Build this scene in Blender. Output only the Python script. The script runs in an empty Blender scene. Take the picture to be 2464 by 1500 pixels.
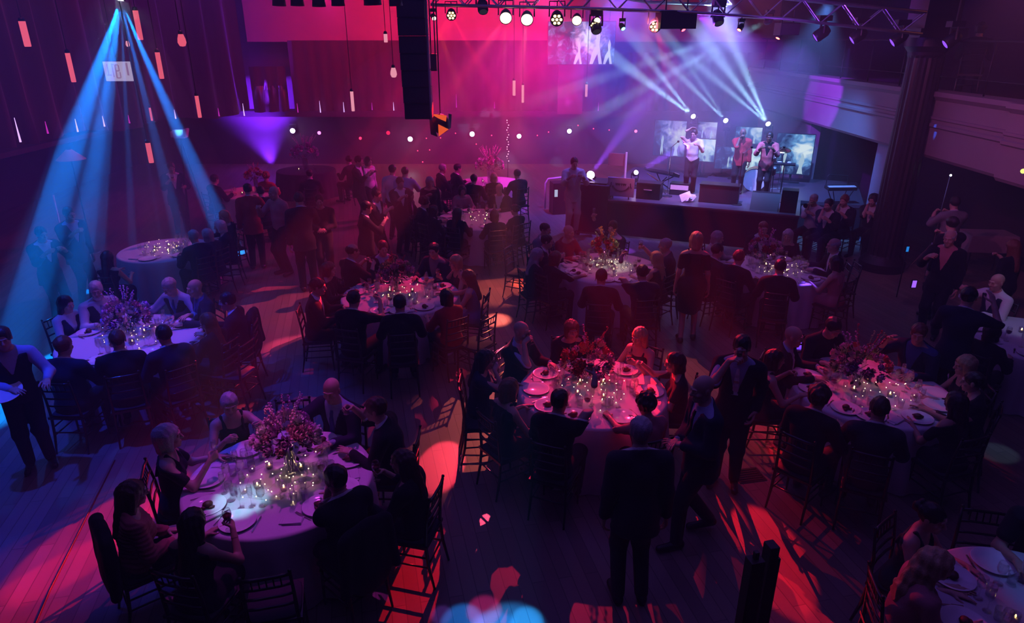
import bpy, bmesh, math, random
import numpy as np
from mathutils import Vector, Matrix, Quaternion
R = random.Random(7)
PI = math.pi
SC = bpy.context.scene
COL = SC.collection

# ---------------------------------------------------------------- camera, exposure, haze, light rig
F_PX, CAM_H, PITCH = 1643.0, 4.75, math.radians(22.0)
cam_data = bpy.data.cameras.new('camera')
cam_data.sensor_width = 36.0
cam_data.lens = 36.0 * F_PX / 2464.0
cam_data.clip_end = 200
cam = bpy.data.objects.new('camera', cam_data)
cam.location = (0, 0, CAM_H)
cam.rotation_euler = (PI / 2 - PITCH, 0, 0)
COL.objects.link(cam)
SC.camera = cam
vs = SC.view_settings
vs.view_transform = 'Standard'
vs.look = 'None'
vs.exposure = 0.0
vs.gamma = 1.0
vs.use_curve_mapping = False
cy = SC.cycles
cy.max_bounces = 5
cy.diffuse_bounces = 2
cy.glossy_bounces = 2
cy.transmission_bounces = 4
cy.volume_bounces = 0
cy.transparent_max_bounces = 12
cy.caustics_reflective = False
cy.caustics_refractive = False
cy.sample_clamp_indirect = 3.0
cy.use_denoising = True
cy.use_adaptive_sampling = True
cy.adaptive_threshold = 0.02


def ray(px, py):
    x, y = (px - 1232) / F_PX, -(py - 750) / F_PX
    c, s = math.cos(PITCH), math.sin(PITCH)
    return Vector((x, c + y * s, -s + y * c))


def at_z(px, py, z=0.0):
    """the place at height z that the photograph shows at a pixel"""
    d = ray(px, py)
    return d * ((z - CAM_H) / d.z) + Vector((0, 0, CAM_H))


def at_y(px, py, y):
    """the place at distance y down the hall"""
    d = ray(px, py)
    return d * (y / d.y) + Vector((0, 0, CAM_H))


# the air of the hall holds theatrical haze
world = bpy.data.worlds.new('hall_air')
SC.world = world
world.use_nodes = True
wn = world.node_tree
wn.nodes.clear()
wo = wn.nodes.new('ShaderNodeOutputWorld')
wb = wn.nodes.new('ShaderNodeBackground')
wb.inputs[0].default_value = (0.10, 0.045, 0.22, 1)
wb.inputs[1].default_value = 0.0
wv = wn.nodes.new('ShaderNodeVolumeScatter')
wv.inputs['Color'].default_value = (1, 1, 1, 1)
wv.inputs['Density'].default_value = 0.015
wv.inputs['Anisotropy'].default_value = 0.0
wn.links.new(wb.outputs[0], wo.inputs[0])
wn.links.new(wv.outputs[0], wo.inputs[1])


def spot(name, loc, target, color, watts, angle, blend=0.3, radius=0.05):
    d = bpy.data.lights.new(name, 'SPOT')
    d.color = color
    d.energy = watts
    d.spot_size = math.radians(angle)
    d.spot_blend = blend
    d.shadow_soft_size = radius
    o = bpy.data.objects.new(name, d)
    o.location = loc
    o.rotation_euler = (Vector(target) - Vector(loc)).to_track_quat('-Z', 'Y').to_euler()
    COL.objects.link(o)
    return o


def lamp(name, loc, color, watts, radius=0.1):
    d = bpy.data.lights.new(name, 'POINT')
    d.color = color
    d.energy = watts
    d.shadow_soft_size = radius
    o = bpy.data.objects.new(name, d)
    o.location = loc
    COL.objects.link(o)
    return o


RED, CRIM, PINK, MAG = (1, 0.012, 0.03), (1, 0.02, 0.10), (1, 0.08, 0.20), (0.9, 0.015, 0.42)
PEACH, VIO, BLUE, INDIGO = (1, 0.17, 0.13), (0.28, 0.06, 1), (0.0, 0.20, 1), (0.07, 0.05, 1)
ICE, LILAC = (0.36, 0.72, 1), (0.62, 0.22, 1)


def beam(name, loc, target, color, watts, angle, blend=0.4, radius=0.04):
    """a spot that starts just in front of its lamp's lens"""
    loc, target = Vector(loc), Vector(target)
    return spot(name, loc + (target - loc).normalized() * 0.10, target, color, watts, angle, blend, radius)


# red and salmon back light from the lit pars on the truss over the dance floor
TRY = lambda px: float(np.interp(px, [1040, 1400, 1660, 1880, 2215], [15.2, 15.0, 14.6, 14.2, 13.4]))   # how far off the truss hangs
PAR = {px: at_y(px, py, TRY(px)) for px, py in ((1086, 38), (1217, 44), (1268, 48), (1388, 50), (1576, 65))}
beam('red_wash', PAR[1086], at_z(330, 1400), RED, 1700, 17, 0.35, 0.03)
beam('red_streak', PAR[1217], at_z(300, 1230), RED, 20000, 4.2, 0.25, 0.02)
beam('red_streak', PAR[1388], at_z(120, 1420), RED, 16000, 4.0, 0.25, 0.02)
beam('red_streak', PAR[1217], at_z(560, 1010), RED, 13000, 3.2, 0.3, 0.02)
beam('red_streak', PAR[1576], at_z(1850, 1330), RED, 12000, 4.2, 0.3, 0.02)
beam('red_streak', PAR[1576], at_z(2080, 1420), RED, 7000, 3.0, 0.4, 0.02)
beam('red_streak', PAR[1086], at_z(230, 1290), RED, 14000, 4.6, 0.3, 0.02)
beam('pink_streak', PAR[1086], at_z(560, 1010), (1, 0.05, 0.16), 7000, 3.6, 0.4, 0.02)
beam('pink_streak', PAR[1268], at_z(690, 830), (1, 0.06, 0.22), 9000, 5.4, 0.9, 0.02)
beam('pink_streak', PAR[1388], at_z(650, 690), (1, 0.05, 0.16), 6000, 6.0, 0.9, 0.02)
beam('salmon_streak', PAR[1217], at_z(1195, 770), PEACH, 9000, 5.5, 0.9, 0.02)
beam('red_streak', PAR[1217], at_z(1060, 1120), (1, 0.04, 0.09), 9000, 3.6, 0.3, 0.02)
beam('red_streak', PAR[1268], at_z(980, 1390), RED, 9000, 4.2, 0.3, 0.02)
beam('red_streak', PAR[1388], at_z(1720, 1230), RED, 9000, 3.4, 0.3, 0.02)
beam('red_wash', PAR[1217], at_z(1900, 1420), RED, 1700, 15, 0.3, 0.03)
beam('red_streak', PAR[1086], at_z(1830, 1330), RED, 19000, 4.6, 0.25, 0.02)
beam('red_streak', PAR[1268], at_z(1940, 1130), RED, 11000, 3.6, 0.3, 0.02)
beam('red_streak', PAR[1268], at_z(1160, 1230), PINK, 15000, 3.2, 0.25, 0.02)
beam('red_wash', PAR[1388], at_z(1400, 930, 0.8), CRIM, 3600, 13, 0.4, 0.03)
beam('salmon_wash', PAR[1268], at_z(1120, 1010), PEACH, 1700, 13, 0.7, 0.03)
beam('salmon_wash', PAR[1268], at_z(1200, 700), PEACH, 1600, 18, 0.6, 0.03)
beam('pink_wash', PAR[1217], at_z(700, 760), PINK, 2600, 22, 0.5, 0.04)
beam('pink_wash', PAR[1576], at_z(2000, 1020), CRIM, 2600, 20, 0.5, 0.04)
beam('pink_wash', PAR[1086], at_z(960, 720, .8), CRIM, 1500, 20, 0.6, 0.04)
beam('salmon_wash', PAR[1388], at_z(1700, 950), PEACH, 1300, 16, 0.6, 0.04)
# red wall and magenta haze behind the truss
spot('wall_wash', (-3.2, 20.5, 7.6), (-3.6, 26.3, 5.2), (1, 0.012, 0.035), 1700, 120, 0.9, 0.1)
spot('wall_wash', (0.6, 19.0, 7.4), (0.9, 26.3, 4.6), (1, 0.05, 0.05), 2300, 110, 0.9, 0.1)
spot('wall_wash', (2.0, 22.5, 5.6), (2.1, 26, 3.4), (0.95, 0.005, 0.50), 380, 60, 0.7, 0.1)
spot('magenta_wash', (1.0, 16.0, 5.8), (-0.6, 26, 3.7), MAG, 4500, 52, 0.9, 0.1)
spot('magenta_haze_fill', (3.4, 21.6, 5.4), (-3, 19.6, 1.6), (0.95, 0.006, 0.45), 3600, 60, 0.9, 0.1)  # unseen spots added across the hall to strengthen the magenta haze
spot('magenta_haze_fill', (1.0, 16.6, 5.5), (0.2, 20.5, 2.8), (0.95, 0.006, 0.40), 1800, 70, 0.9, 0.1)
spot('magenta_wash', (-4.5, 18, 5.6), (-5.0, 25.8, 5.0), (0.75, 0.012, 0.35), 1100, 66, 0.9, 0.1)
spot('curtain_wash', (-8.6, 13.5, 7.6), (-11.6, 19.0, 4.0), (0.85, 0.03, 0.14), 330, 110, 0.9, 0.1)
spot('curtain_wash', (-7.5, 18.5, 7.6), (-10.6, 23.6, 4.5), (0.35, 0.04, 0.9), 800, 110, 0.9, 0.1)
# blue beams of the moving head by the curtain
BL = at_y(290, 2, 13.0)
for (px, py, w, a) in ((-40, 1000, 3200, 9.0), (150, 860, 3000, 6.5), (225, 700, 1700, 4.4), (322, 640, 1300, 2.6), (440, 600, 1400, 4.4), (560, 610, 3200, 6.6), (395, 620, 600, 2.0)):
    beam('blue_beam', BL, at_z(px, py), BLUE, w * 14, a, 0.7, 0.02)
beam('blue_beam', BL, at_y(433, 322, 17.0), (0.10, 0.45, 1), 5000, 2.4, 0.6, 0.02)  # extra spot added to brighten the pale tripod camera
spot('blue_pool', (-6.0, 7.0, 8.5), at_z(300, 1080), (0.015, 0.04, 1), 2200, 40, 0.5, 0.1)
spot('blue_haze', (-8.5, 12.0, 8.5), (-7.5, 10.5, 0), (0.01, 0.09, 0.8), 1100, 70, 0.8, 0.2)
# white beams over the stage
SB = [at_y(1668, 280, 20.6), at_y(1746, 290, 20.3), at_y(1848, 298, 19.9)]
for s, e, w, a in ((SB[0], (1440, 110), 6000, 5), (SB[0], (1495, 60), 5000, 4), (SB[1], (1545, 90), 4200, 4), (SB[1], (1600, 70), 3000, 3), (SB[2], (1600, 90), 5000, 4), (SB[2], (1660, 50), 6000, 5), (SB[2], (1735, 40), 6000, 5)):
    beam('ice_beam', s, at_y(*e, 17.0), ICE, w * 7, a, 0.7, 0.03)
s = at_y(1843, 53, TRY(1843))
for e, w, a in (((1560, 150), 5000, 3.5), ((1590, 190), 5000, 4), ((1640, 190), 3000, 2.5)):
    beam('ice_beam', s, at_y(*e, 17.5), ICE, w * 4, a, 0.7, 0.03)
beam('violet_beam', at_y(1422, 420, 17.6), at_y(1545, 255, 16.2), VIO, 22000, 13, 0.8, 0.05)
beam('violet_beam', at_y(1531, 415, 18.5), at_y(1660, 345, 17.6), VIO, 8000, 12, 0.8, 0.05)
beam('violet_beam', at_y(2048, 97, TRY(2048)), at_z(1920, 830), (0.16, 0.05, 1), 9000, 3.2, 0.6, 0.03)
beam('violet_beam', at_y(1960, 92, TRY(1960)), at_y(1530, 560, 15.5), (0.22, 0.05, 1), 5000, 7, 0.7, 0.03)
beam('orange_beam', at_y(1045, 45, TRY(1045)), at_y(1130, 280, 14.5), (1, 0.10, 0.02), 5500, 9, 0.6, 0.03)
beam('red_beam', at_y(1871, 93, TRY(1871)), at_y(1770, 200, 15.0), (1, 0.03, 0.03), 1600, 8, 0.6, 0.03)
beam('violet_beam', (10.2, 8.6, 4.0), at_z(2417, 690, 1.6), (0.35, 0.05, 1), 1800, 9, 0.5, 0.03)
# the stage itself
spot('stage_wash', (4.6, 16.2, 5.6), (5.2, 18.6, 1.6), (0.30, 0.28, 1), 3400, 75, 0.7, 0.1)
spot('stage_wash', (6.6, 15.6, 5.4), (7.0, 18.0, 1.2), (0.10, 0.28, 1), 1800, 70, 0.7, 0.1)
spot('stage_key', (2.6, 14.4, 5.2), (4.4, 18.2, 2.0), (1, 0.16, 0.30), 1500, 50, 0.7, 0.05)
spot('stage_haze', (2.2, 18.2, 6.6), (3.6, 20.0, 1.0), (0.13, 0.09, 1), 3800, 90, 0.9, 0.1)
spot('drape_uplight', at_y(655, 398, 25.6), at_y(610, 230, 26.6), (0.20, 0.02, 1), 11000, 84, 0.9, 0.08)
# balcony front
spot('balcony_wash', (4.2, 17.0, 5.2), at_y(1960, 215, 19.0), (0.35, 0.03, 1), 3000, 24, 0.4, 0.05)
spot('balcony_wash', (3.0, 10.0, 5.4), (8.0, 13.0, 3.2), (0.80, 0.14, 0.46), 320, 60, 0.8, 0.1)
spot('balcony_wash', (4.0, 6.0, 5.4), (8.0, 10.0, 3.2), (0.72, 0.14, 0.5), 280, 60, 0.8, 0.1)
lamp('balcony_lamp', (11.0, 13.2, 5.9), (1, 0.22, 0.06), 16, 0.1)
spot('truss_wash', (4.0, 12.6, 3.9), (6.0, 14.0, 5.2), VIO, 200, 60, 0.8, 0.1)
# pin spots from the ceiling on the tables
for name, src, (tx, ty), col, w, a, bl in (
        ('pin_t1', (-2.6, 8.5, 8.4), (-2.22, 5.42), (0.66, 0.04, 0.72), 1150, 15, 0.4), ('pin_t1', (-2.4, 4.0, 8.4), (-2.47, 5.12), ICE, 2600, 4.2, 0.5),
        ('bouquet_fill', (-3.4, 3.2, 8.4), (-2.12, 5.55), (1, 0.22, 0.55), 900, 6, 0.7),  # extra spot added to brighten the bouquet
        ('pin_t2', (-5.0, 11.0, 8.4), (-5.35, 8.85), (0.72, 0.09, 0.75), 820, 15, 0.5), ('pin_t3', (-1.2, 13.0, 8.4), (-1.85, 10.6), (1, 0.07, 0.14), 800, 13, 0.6),
        ('pin_t4', (1.2, 10.0, 8.4), (0.98, 7.3), (1, 0.05, 0.14), 1150, 12, 0.5), ('pin_t5', (2.0, 14.0, 8.4), (1.80, 12.0), (0.85, 0.9, 0.62), 1700, 7, 0.8), ('pin_t5', (1.6, 10.6, 8.4), (1.80, 12.0), (0.9, 0.10, 0.22), 640, 15, 0.6),
        ('pin_t6', (4.4, 14.0, 8.4), (4.85, 11.9), (0.5, 0.12, 0.6), 420, 14, 0.6), ('pin_t7', (3.6, 9.6, 8.4), (4.20, 7.3), (0.9, 0.05, 0.28), 560, 12, 0.7), ('pin_t7', (5.4, 6.0, 8.4), (4.7, 7.0), (0.2, 0.3, 0.9), 260, 9, 0.7),
        ('pin_t8', (-6.0, 15.0, 8.4), (-7.1, 13.0), (0.95, 0.10, 0.42), 900, 13, 0.6), ('pin_t9', (0, 18.0, 8.4), (-0.6, 15.6), (1, 0.06, 0.12), 600, 17, 0.6), ('pin_t10', (-5.5, 20.5, 8.4), (-6.4, 18.6), (1, 0.02, 0.05), 900, 22, 0.6),
        ('pin_t12', (4.6, 5.2, 8.4), (4.45, 4.0), (0.12, 0.28, 1), 330, 12, 0.6), ('pin_t13', (7.4, 8.4, 8.4), (7.6, 9.3), (0.3, 0.5, 1), 280, 12, 0.6)):
    spot(name, src, (tx, ty, 0.78), col, w, a, bl, 0.04)
# blue and pink pool at the foot of the picture, small lights on the bare floor
for px, py, col, w, a in ((1112, 1500, (0.01, 0.22, 1), 6000, 2.4), (1185, 1530, (0.01, 0.22, 1), 5000, 3.0), (1268, 1495, (0.02, 0.34, 1), 7000, 1.8), (1165, 1470, (1, 0.03, 0.35), 2500, 2.0), (1062, 1480, (0.3, 0.1, 1), 1500, 1.2), (1230, 1530, (0.02, 0.3, 1), 5000, 4)):
    spot('floor_pool', (0.1, 9.6, 8.6), at_z(px, py), col, w, a, 0.5, 0.02)
spot('floor_pool', (9.5, 9.5, 8.4), at_z(2400, 1090), (0.25, 0.45, 0.8), 700, 3, 0.5, 0.03)
for px, py, a in ((2330, 652, 1.6), (2318, 672, 1.2), (2305, 690, 1.2)):
    spot('floor_glint', (6.6, 13.6, 6.4), at_z(px, py), (0.02, 0.12, 1), 2200, a, 0.4, 0.02)
# dim unseen indigo fill added under the ceiling to lift the shadows
a = bpy.data.lights.new('indigo_fill', 'AREA')
a.shape, a.size, a.size_y = 'RECTANGLE', 14, 14
a.color, a.energy = (0.15, 0.07, 0.62), 380
o = bpy.data.objects.new('indigo_fill', a)
o.location = (0, 9, 8.95)
COL.objects.link(o)
# ---------------------------------------------------------------- materials
MATS = {}


def mat(name, col, rough=0.6, metal=0.0, vary=0.12, scale=20.0, coat=0.0, bump=0.0, spec=0.5, sheen=0.0):
    """a surface whose colour wanders a little with a noise texture"""
    if name in MATS:
        return MATS[name]
    m = bpy.data.materials.new(name)
    m.use_nodes = True
    n, l = m.node_tree.nodes, m.node_tree.links
    b = n['Principled BSDF']
    tc = n.new('ShaderNodeTexCoord')
    nz = n.new('ShaderNodeTexNoise')
    nz.inputs['Scale'].default_value = scale
    nz.inputs['Detail'].default_value = 3
    l.new(tc.outputs['Object'], nz.inputs['Vector'])
    rp = n.new('ShaderNodeValToRGB')
    rp.color_ramp.elements[0].color = [c * (1 - vary) for c in col] + [1]
    rp.color_ramp.elements[1].color = [min(1, c * (1 + vary)) for c in col] + [1]
    l.new(nz.outputs['Fac'], rp.inputs['Fac'])
    l.new(rp.outputs['Color'], b.inputs['Base Color'])
    b.inputs['Roughness'].default_value = rough
    b.inputs['Metallic'].default_value = metal
    b.inputs['Coat Weight'].default_value = coat
    b.inputs['Specular IOR Level'].default_value = spec
    b.inputs['Sheen Weight'].default_value = sheen
    if bump:
        bp = n.new('ShaderNodeBump')
        bp.inputs['Strength'].default_value = bump
        bp.inputs['Distance'].default_value = 0.01
        l.new(nz.outputs['Fac'], bp.inputs['Height'])
        l.new(bp.outputs['Normal'], b.inputs['Normal'])
    MATS[name] = m
    return m


def glow(name, col, strength):
    """a lamp's own lit surface"""
    if name in MATS:
        return MATS[name]
    m = bpy.data.materials.new(name)
    m.use_nodes = True
    n, l = m.node_tree.nodes, m.node_tree.links
    n.clear()
    o = n.new('ShaderNodeOutputMaterial')
    e = n.new('ShaderNodeEmission')
    e.inputs[0].default_value = (*col, 1)
    e.inputs[1].default_value = strength
    l.new(e.outputs[0], o.inputs[0])
    m.cycles.emission_sampling = 'NONE'
    MATS[name] = m
    return m


def glassy(name, col=(1, 1, 1), amount=0.09):
    """clear thin glass: light goes through, highlights stay"""
    if name in MATS:
        return MATS[name]
    m = bpy.data.materials.new(name)
    m.use_nodes = True
    n, l = m.node_tree.nodes, m.node_tree.links
    n.clear()
    o = n.new('ShaderNodeOutputMaterial')
    t = n.new('ShaderNodeBsdfTransparent')
    t.inputs[0].default_value = (*col, 1)
    g = n.new('ShaderNodeBsdfGlossy')
    g.inputs['Roughness'].default_value = 0.035
    lw = n.new('ShaderNodeLayerWeight')
    lw.inputs['Blend'].default_value = 0.25
    mr = n.new('ShaderNodeMapRange')
    mr.inputs['To Min'].default_value = amount
    mr.inputs['To Max'].default_value = 0.6
    mx = n.new('ShaderNodeMixShader')
    l.new(lw.outputs['Facing'], mr.inputs['Value'])
    l.new(mr.outputs[0], mx.inputs[0])
    l.new(t.outputs[0], mx.inputs[1])
    l.new(g.outputs[0], mx.inputs[2])
    l.new(mx.outputs[0], o.inputs[0])
    MATS[name] = m
    return m


def floor_mat():
    m = bpy.data.materials.new('plank_floor')
    m.use_nodes = True
    n, l = m.node_tree.nodes, m.node_tree.links
    b = n['Principled BSDF']
    tc = n.new('ShaderNodeTexCoord')
    mp = n.new('ShaderNodeMapping')
    mp.inputs['Rotation'].default_value = (0, 0, math.radians(-103))
    l.new(tc.outputs['Object'], mp.inputs['Vector'])
    br = n.new('ShaderNodeTexBrick')
    br.inputs['Scale'].default_value = 1.0
    br.inputs['Brick Width'].default_value = 1.6
    br.inputs['Row Height'].default_value = 0.13
    br.inputs['Mortar Size'].default_value = 0.004
    br.inputs['Color1'].default_value = (0.23, 0.17, 0.13, 1)
    br.inputs['Color2'].default_value = (0.34, 0.26, 0.20, 1)
    br.inputs['Mortar'].default_value = (0.12, 0.085, 0.07, 1)
    l.new(mp.outputs[0], br.inputs['Vector'])
    nz = n.new('ShaderNodeTexNoise')
    nz.inputs['Scale'].default_value = 1.2
    nz.inputs['Detail'].default_value = 6
    l.new(tc.outputs['Object'], nz.inputs['Vector'])
    mx = n.new('ShaderNodeMix')
    mx.data_type = 'RGBA'
    mx.blend_type = 'MULTIPLY'
    mx.inputs['Factor'].default_value = 0.5
    l.new(br.outputs['Color'], mx.inputs[6])
    l.new(nz.outputs['Color'], mx.inputs[7])
    l.new(mx.outputs[2], b.inputs['Base Color'])
    mr = n.new('ShaderNodeMapRange')
    mr.inputs['To Min'].default_value = 0.34
    mr.inputs['To Max'].default_value = 0.55
    l.new(nz.outputs['Fac'], mr.inputs['Value'])
    l.new(mr.outputs[0], b.inputs['Roughness'])
    bp = n.new('ShaderNodeBump')
    bp.inputs['Strength'].default_value = 0.15
    bp.inputs['Distance'].default_value = 0.006
    l.new(br.outputs['Fac'], bp.inputs['Height'])
    bp.invert = True
    l.new(bp.outputs[0], b.inputs['Normal'])
    return m


# ---------------------------------------------------------------- mesh helpers
class MB:
    """collects shapes; build() links them as one mesh object"""

    def __init__(s):
        s.v, s.f = [], []

    def add(s, vs, fs):
        k = len(s.v)
        s.v += [tuple(v) for v in vs]
        s.f += [tuple(i + k for i in f) for f in fs]
        return s

    def box(s, c, size, rot=None, taper=1.0):
        x, y, z = (a / 2 for a in size)
        vs = [Vector((i * x * (taper if k > 0 else 1), j * y * (taper if k > 0 else 1), k * z)) for k in (-1, 1) for j in (-1, 1) for i in (-1, 1)]
        if rot is not None:
            vs = [rot @ v for v in vs]
        c = Vector(c)
        return s.add([v + c for v in vs], [(0, 2, 3, 1), (4, 5, 7, 6), (0, 1, 5, 4), (2, 6, 7, 3), (0, 4, 6, 2), (1, 3, 7, 5)])

    def tube(s, pts, r, n=8, cap=True):
        pts = [Vector(p) for p in pts]
        rs = r if isinstance(r, (list, tuple)) else [r] * len(pts)
        vs, fs = [], []
        up = None
        for i, p in enumerate(pts):
            d = (pts[min(i + 1, len(pts) - 1)] - pts[max(i - 1, 0)]).normalized()
            if up is None:
                up = Vector((0, 0, 1)) if abs(d.z) < 0.9 else Vector((1, 0, 0))
            a = d.cross(up)
            a = a.normalized() if a.length > 1e-6 else Vector((1, 0, 0))
            b = a.cross(d).normalized()
            up = b
            for k in range(n):
                t = 2 * PI * k / n
                vs.append(p + (a * math.cos(t) + b * math.sin(t)) * rs[i])
        for i in range(len(pts) - 1):
            for k in range(n):
                q = (k + 1) % n
                fs.append((i * n + k, i * n + q, (i + 1) * n + q, (i + 1) * n + k))
        if cap:
            fs.append(tuple(range(n - 1, -1, -1)))
            fs.append(tuple((len(pts) - 1) * n + k for k in range(n)))
        return s.add(vs, fs)

    def lathe(s, prof, c=(0, 0, 0), n=20, rot=None):
        """profile of (radius, height) turned about z"""
        c = Vector(c)
        vs, fs = [], []
        for r, z in prof:
            for k in range(n):
                t = 2 * PI * k / n
                v = Vector((max(r, 1e-4) * math.cos(t), max(r, 1e-4) * math.sin(t), z))
                vs.append((rot @ v if rot is not None else v) + c)
        for i in range(len(prof) - 1):
            for k in range(n):
                q = (k + 1) % n
                fs.append((i * n + k, i * n + q, (i + 1) * n + q, (i + 1) * n + k))
        return s.add(vs, fs)

    def ball(s, c, r, n=10, m=6):
        rx, ry, rz = r if isinstance(r, (tuple, list)) else (r, r, r)
        c = Vector(c)
        vs = [c + Vector((0, 0, -rz))]
        for i in range(1, m):
            a = -PI / 2 + PI * i / m
            for k in range(n):
                t = 2 * PI * k / n
                vs.append(c + Vector((rx * math.cos(a) * math.cos(t), ry * math.cos(a) * math.sin(t), rz * math.sin(a))))
        vs.append(c + Vector((0, 0, rz)))
        fs = [(0, 1 + (k + 1) % n, 1 + k) for k in range(n)]
        for i in range(m - 2):
            for k in range(n):
                q = (k + 1) % n
                fs.append((1 + i * n + k, 1 + i * n + q, 1 + (i + 1) * n + q, 1 + (i + 1) * n + k))
        e = len(vs) - 1
        fs += [(e, 1 + (m - 2) * n + k, 1 + (m - 2) * n + (k + 1) % n) for k in range(n)]
        return s.add(vs, fs)

    def mesh(s, name, m, smooth=False):
        me = bpy.data.meshes.new(name)
        me.from_pydata(s.v, [], s.f)
        me.materials.append(m)
        if smooth:
            me.shade_smooth()
        me.update()
        return me

    def build(s, name, m, parent=None, smooth=False, bevel=0.0):
        o = bpy.data.objects.new(name, s.mesh(name, m, smooth))
        COL.objects.link(o)
        if parent is not None:
            o.parent = parent
        if bevel:
            md = o.modifiers.new('bevel', 'BEVEL')
            md.width = bevel
            md.segments = 2
            md.limit_method = 'ANGLE'
        return o


def tag(o, label=None, cat=None, group=None, kind=None):
    if label:
        o['label'] = label
    if cat:
        o['category'] = cat
    if group:
        o['group'] = group
    if kind:
        o['kind'] = kind
    return o


def thing(name, label, cat, loc=(0, 0, 0), rz=0.0, group=None):
    o = bpy.data.objects.new(name, None)
    o.empty_display_size = 0.1
    o.location = loc
    o.rotation_euler = (0, 0, rz)
    COL.objects.link(o)
    return tag(o, label, cat, group)


KIDS = {}


def copy_tree(o, parent=None):
    c = o.copy()
    COL.objects.link(c)
    if parent is not None:
        c.parent = parent
    for ch in list(o.children):
        copy_tree(ch, c)
    return c


def put(o, loc, rz=0.0, label=None, group=None):
    o.location = loc
    o.rotation_euler = (0, 0, rz)
    return tag(o, label, None, group)


def inst(name, me, loc, rz=0.0, parent=None, rot=None, scale=None):
    o = bpy.data.objects.new(name, me)
    COL.objects.link(o)
    o.location = loc
    o.rotation_euler = rot if rot is not None else (0, 0, rz)
    if scale:
        o.scale = (scale, scale, scale)
    if parent is not None:
        o.parent = parent
    return o


def struct(o):
    o['kind'] = 'structure'
    return o
# ---------------------------------------------------------------- the hall
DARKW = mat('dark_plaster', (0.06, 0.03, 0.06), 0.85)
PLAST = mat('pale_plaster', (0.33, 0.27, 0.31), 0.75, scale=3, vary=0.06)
DRAPE = mat('wine_velvet', (0.06, 0.014, 0.03), 0.85, sheen=0.4, scale=40, bump=0.2)
WALLR = mat('rose_paint', (0.42, 0.20, 0.26), 0.8, scale=2, vary=0.08)
BLACKM = mat('black_metal', (0.02, 0.02, 0.022), 0.45)
b = MB(); b.add([(-16, -4, 0), (14, -4, 0), (14, 28, 0), (-16, 28, 0)], [(0, 1, 2, 3)])
struct(b.build('floor', floor_mat()))
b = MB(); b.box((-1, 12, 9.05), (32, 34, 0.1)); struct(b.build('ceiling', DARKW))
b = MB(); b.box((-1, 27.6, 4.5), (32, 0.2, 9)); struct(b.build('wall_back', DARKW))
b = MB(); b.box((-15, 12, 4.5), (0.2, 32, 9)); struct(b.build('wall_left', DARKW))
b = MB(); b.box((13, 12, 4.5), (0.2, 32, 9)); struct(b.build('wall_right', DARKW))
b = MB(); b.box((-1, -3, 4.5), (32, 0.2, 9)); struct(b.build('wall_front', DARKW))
b = MB(); b.box((0, 26.6, 6.8), (19, 0.5, 4.5)); struct(b.build('wall_upper', WALLR))


def drape(path, z0, z1, amp, pitch, seed, rag=0.0):
    """pleated cloth hung along a plan path"""
    rr = random.Random(seed)
    pts = []
    for (a, c) in zip(path[:-1], path[1:]):
        a, c = Vector(a), Vector(c)
        n = max(2, int((c - a).length / (pitch / 6)))
        d = (c - a).normalized()
        nr = Vector((-d.y, d.x))
        for i in range(n):
            pts.append((a + (c - a) * i / n, nr))
    zs = [z0, z0 + 0.25, z0 + 0.9, (z0 + z1) / 2, z1 - 0.4, z1]
    vs, fs = [], []
    ph = 0.0
    for (p, nr) in pts:
        ph += 2 * PI / 6 * rr.uniform(0.6, 1.4)
        for j, z in enumerate(zs):
            a = amp * (1.15 - 0.5 * j / 5) * (1 + 0.3 * math.sin(ph * 0.37 + j))
            q = p + nr * a * math.sin(ph + 0.15 * j)
            vs.append((q.x, q.y, z + (rag * math.sin(ph * 0.21) if j == 0 else 0)))
    k = len(zs)
    for i in range(len(pts) - 1):
        for j in range(k - 1):
            fs.append((i * k + j, (i + 1) * k + j, (i + 1) * k + j + 1, i * k + j + 1))
    return MB().add(vs, fs)


TH = {}
tag(drape([(-13.0, 11), (-12.1, 17.4), (-11.2, 22.0), (-9.25, 25.2)], 2.25, 8.9, 0.16, 0.75, 1, 0.10).build('stage_curtain', DRAPE, smooth=True),
    'tall dark red pleated curtain behind the blue beams', 'curtain')
tag(drape([(-9.2, 25.3), (-8.0, 25.75)], 2.2, 3.75, 0.09, 0.4, 2).build('window_curtain', DRAPE, smooth=True), 'short narrow wine curtain beside the tall dark curtain', 'curtain')
tag(drape([(-7.95, 25.9), (1.75, 25.95)], 2.2, 4.6, 0.07, 0.45, 3).build('wall_curtain', DRAPE, smooth=True), 'wide wine red curtain across the back wall below the red wall', 'curtain')
tag(drape([(2.6, 25.9), (9.0, 25.9)], 2.2, 4.2, 0.07, 0.45, 4).build('wall_curtain', DRAPE, smooth=True), 'violet-lit wide curtain across the back wall under the hanging screen', 'curtain')
b = MB(); b.box((2.1, 26.1, 4.5), (0.9, 0.7, 4.8)); struct(b.build('column_back', mat('plum_paint', (0.20, 0.07, 0.15), 0.8)))
b = MB(); b.box((0, 26.25, 2.1), (24, 0.9, 0.2)); struct(b.build('trim_back', DARKW))
b = MB(); b.box((-12.0, 19, 2.18), (0.5, 18, 0.12)); struct(b.build('trim_left', DARKW))

# balcony along the side: parapet with mouldings, sloped soffit, floor, rear wall
BX = 8.4


def run(prof, y0, y1):
    """a moulding profile in (x, z) drawn along the hall"""
    n = len(prof)
    return MB().add([(x, y, z) for y in (y0, y1) for x, z in prof], [(i, (i + 1) % n, n + (i + 1) % n, n + i) for i in range(n)] + [tuple(range(n - 1, -1, -1)), tuple(range(n, 2 * n))])


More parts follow.
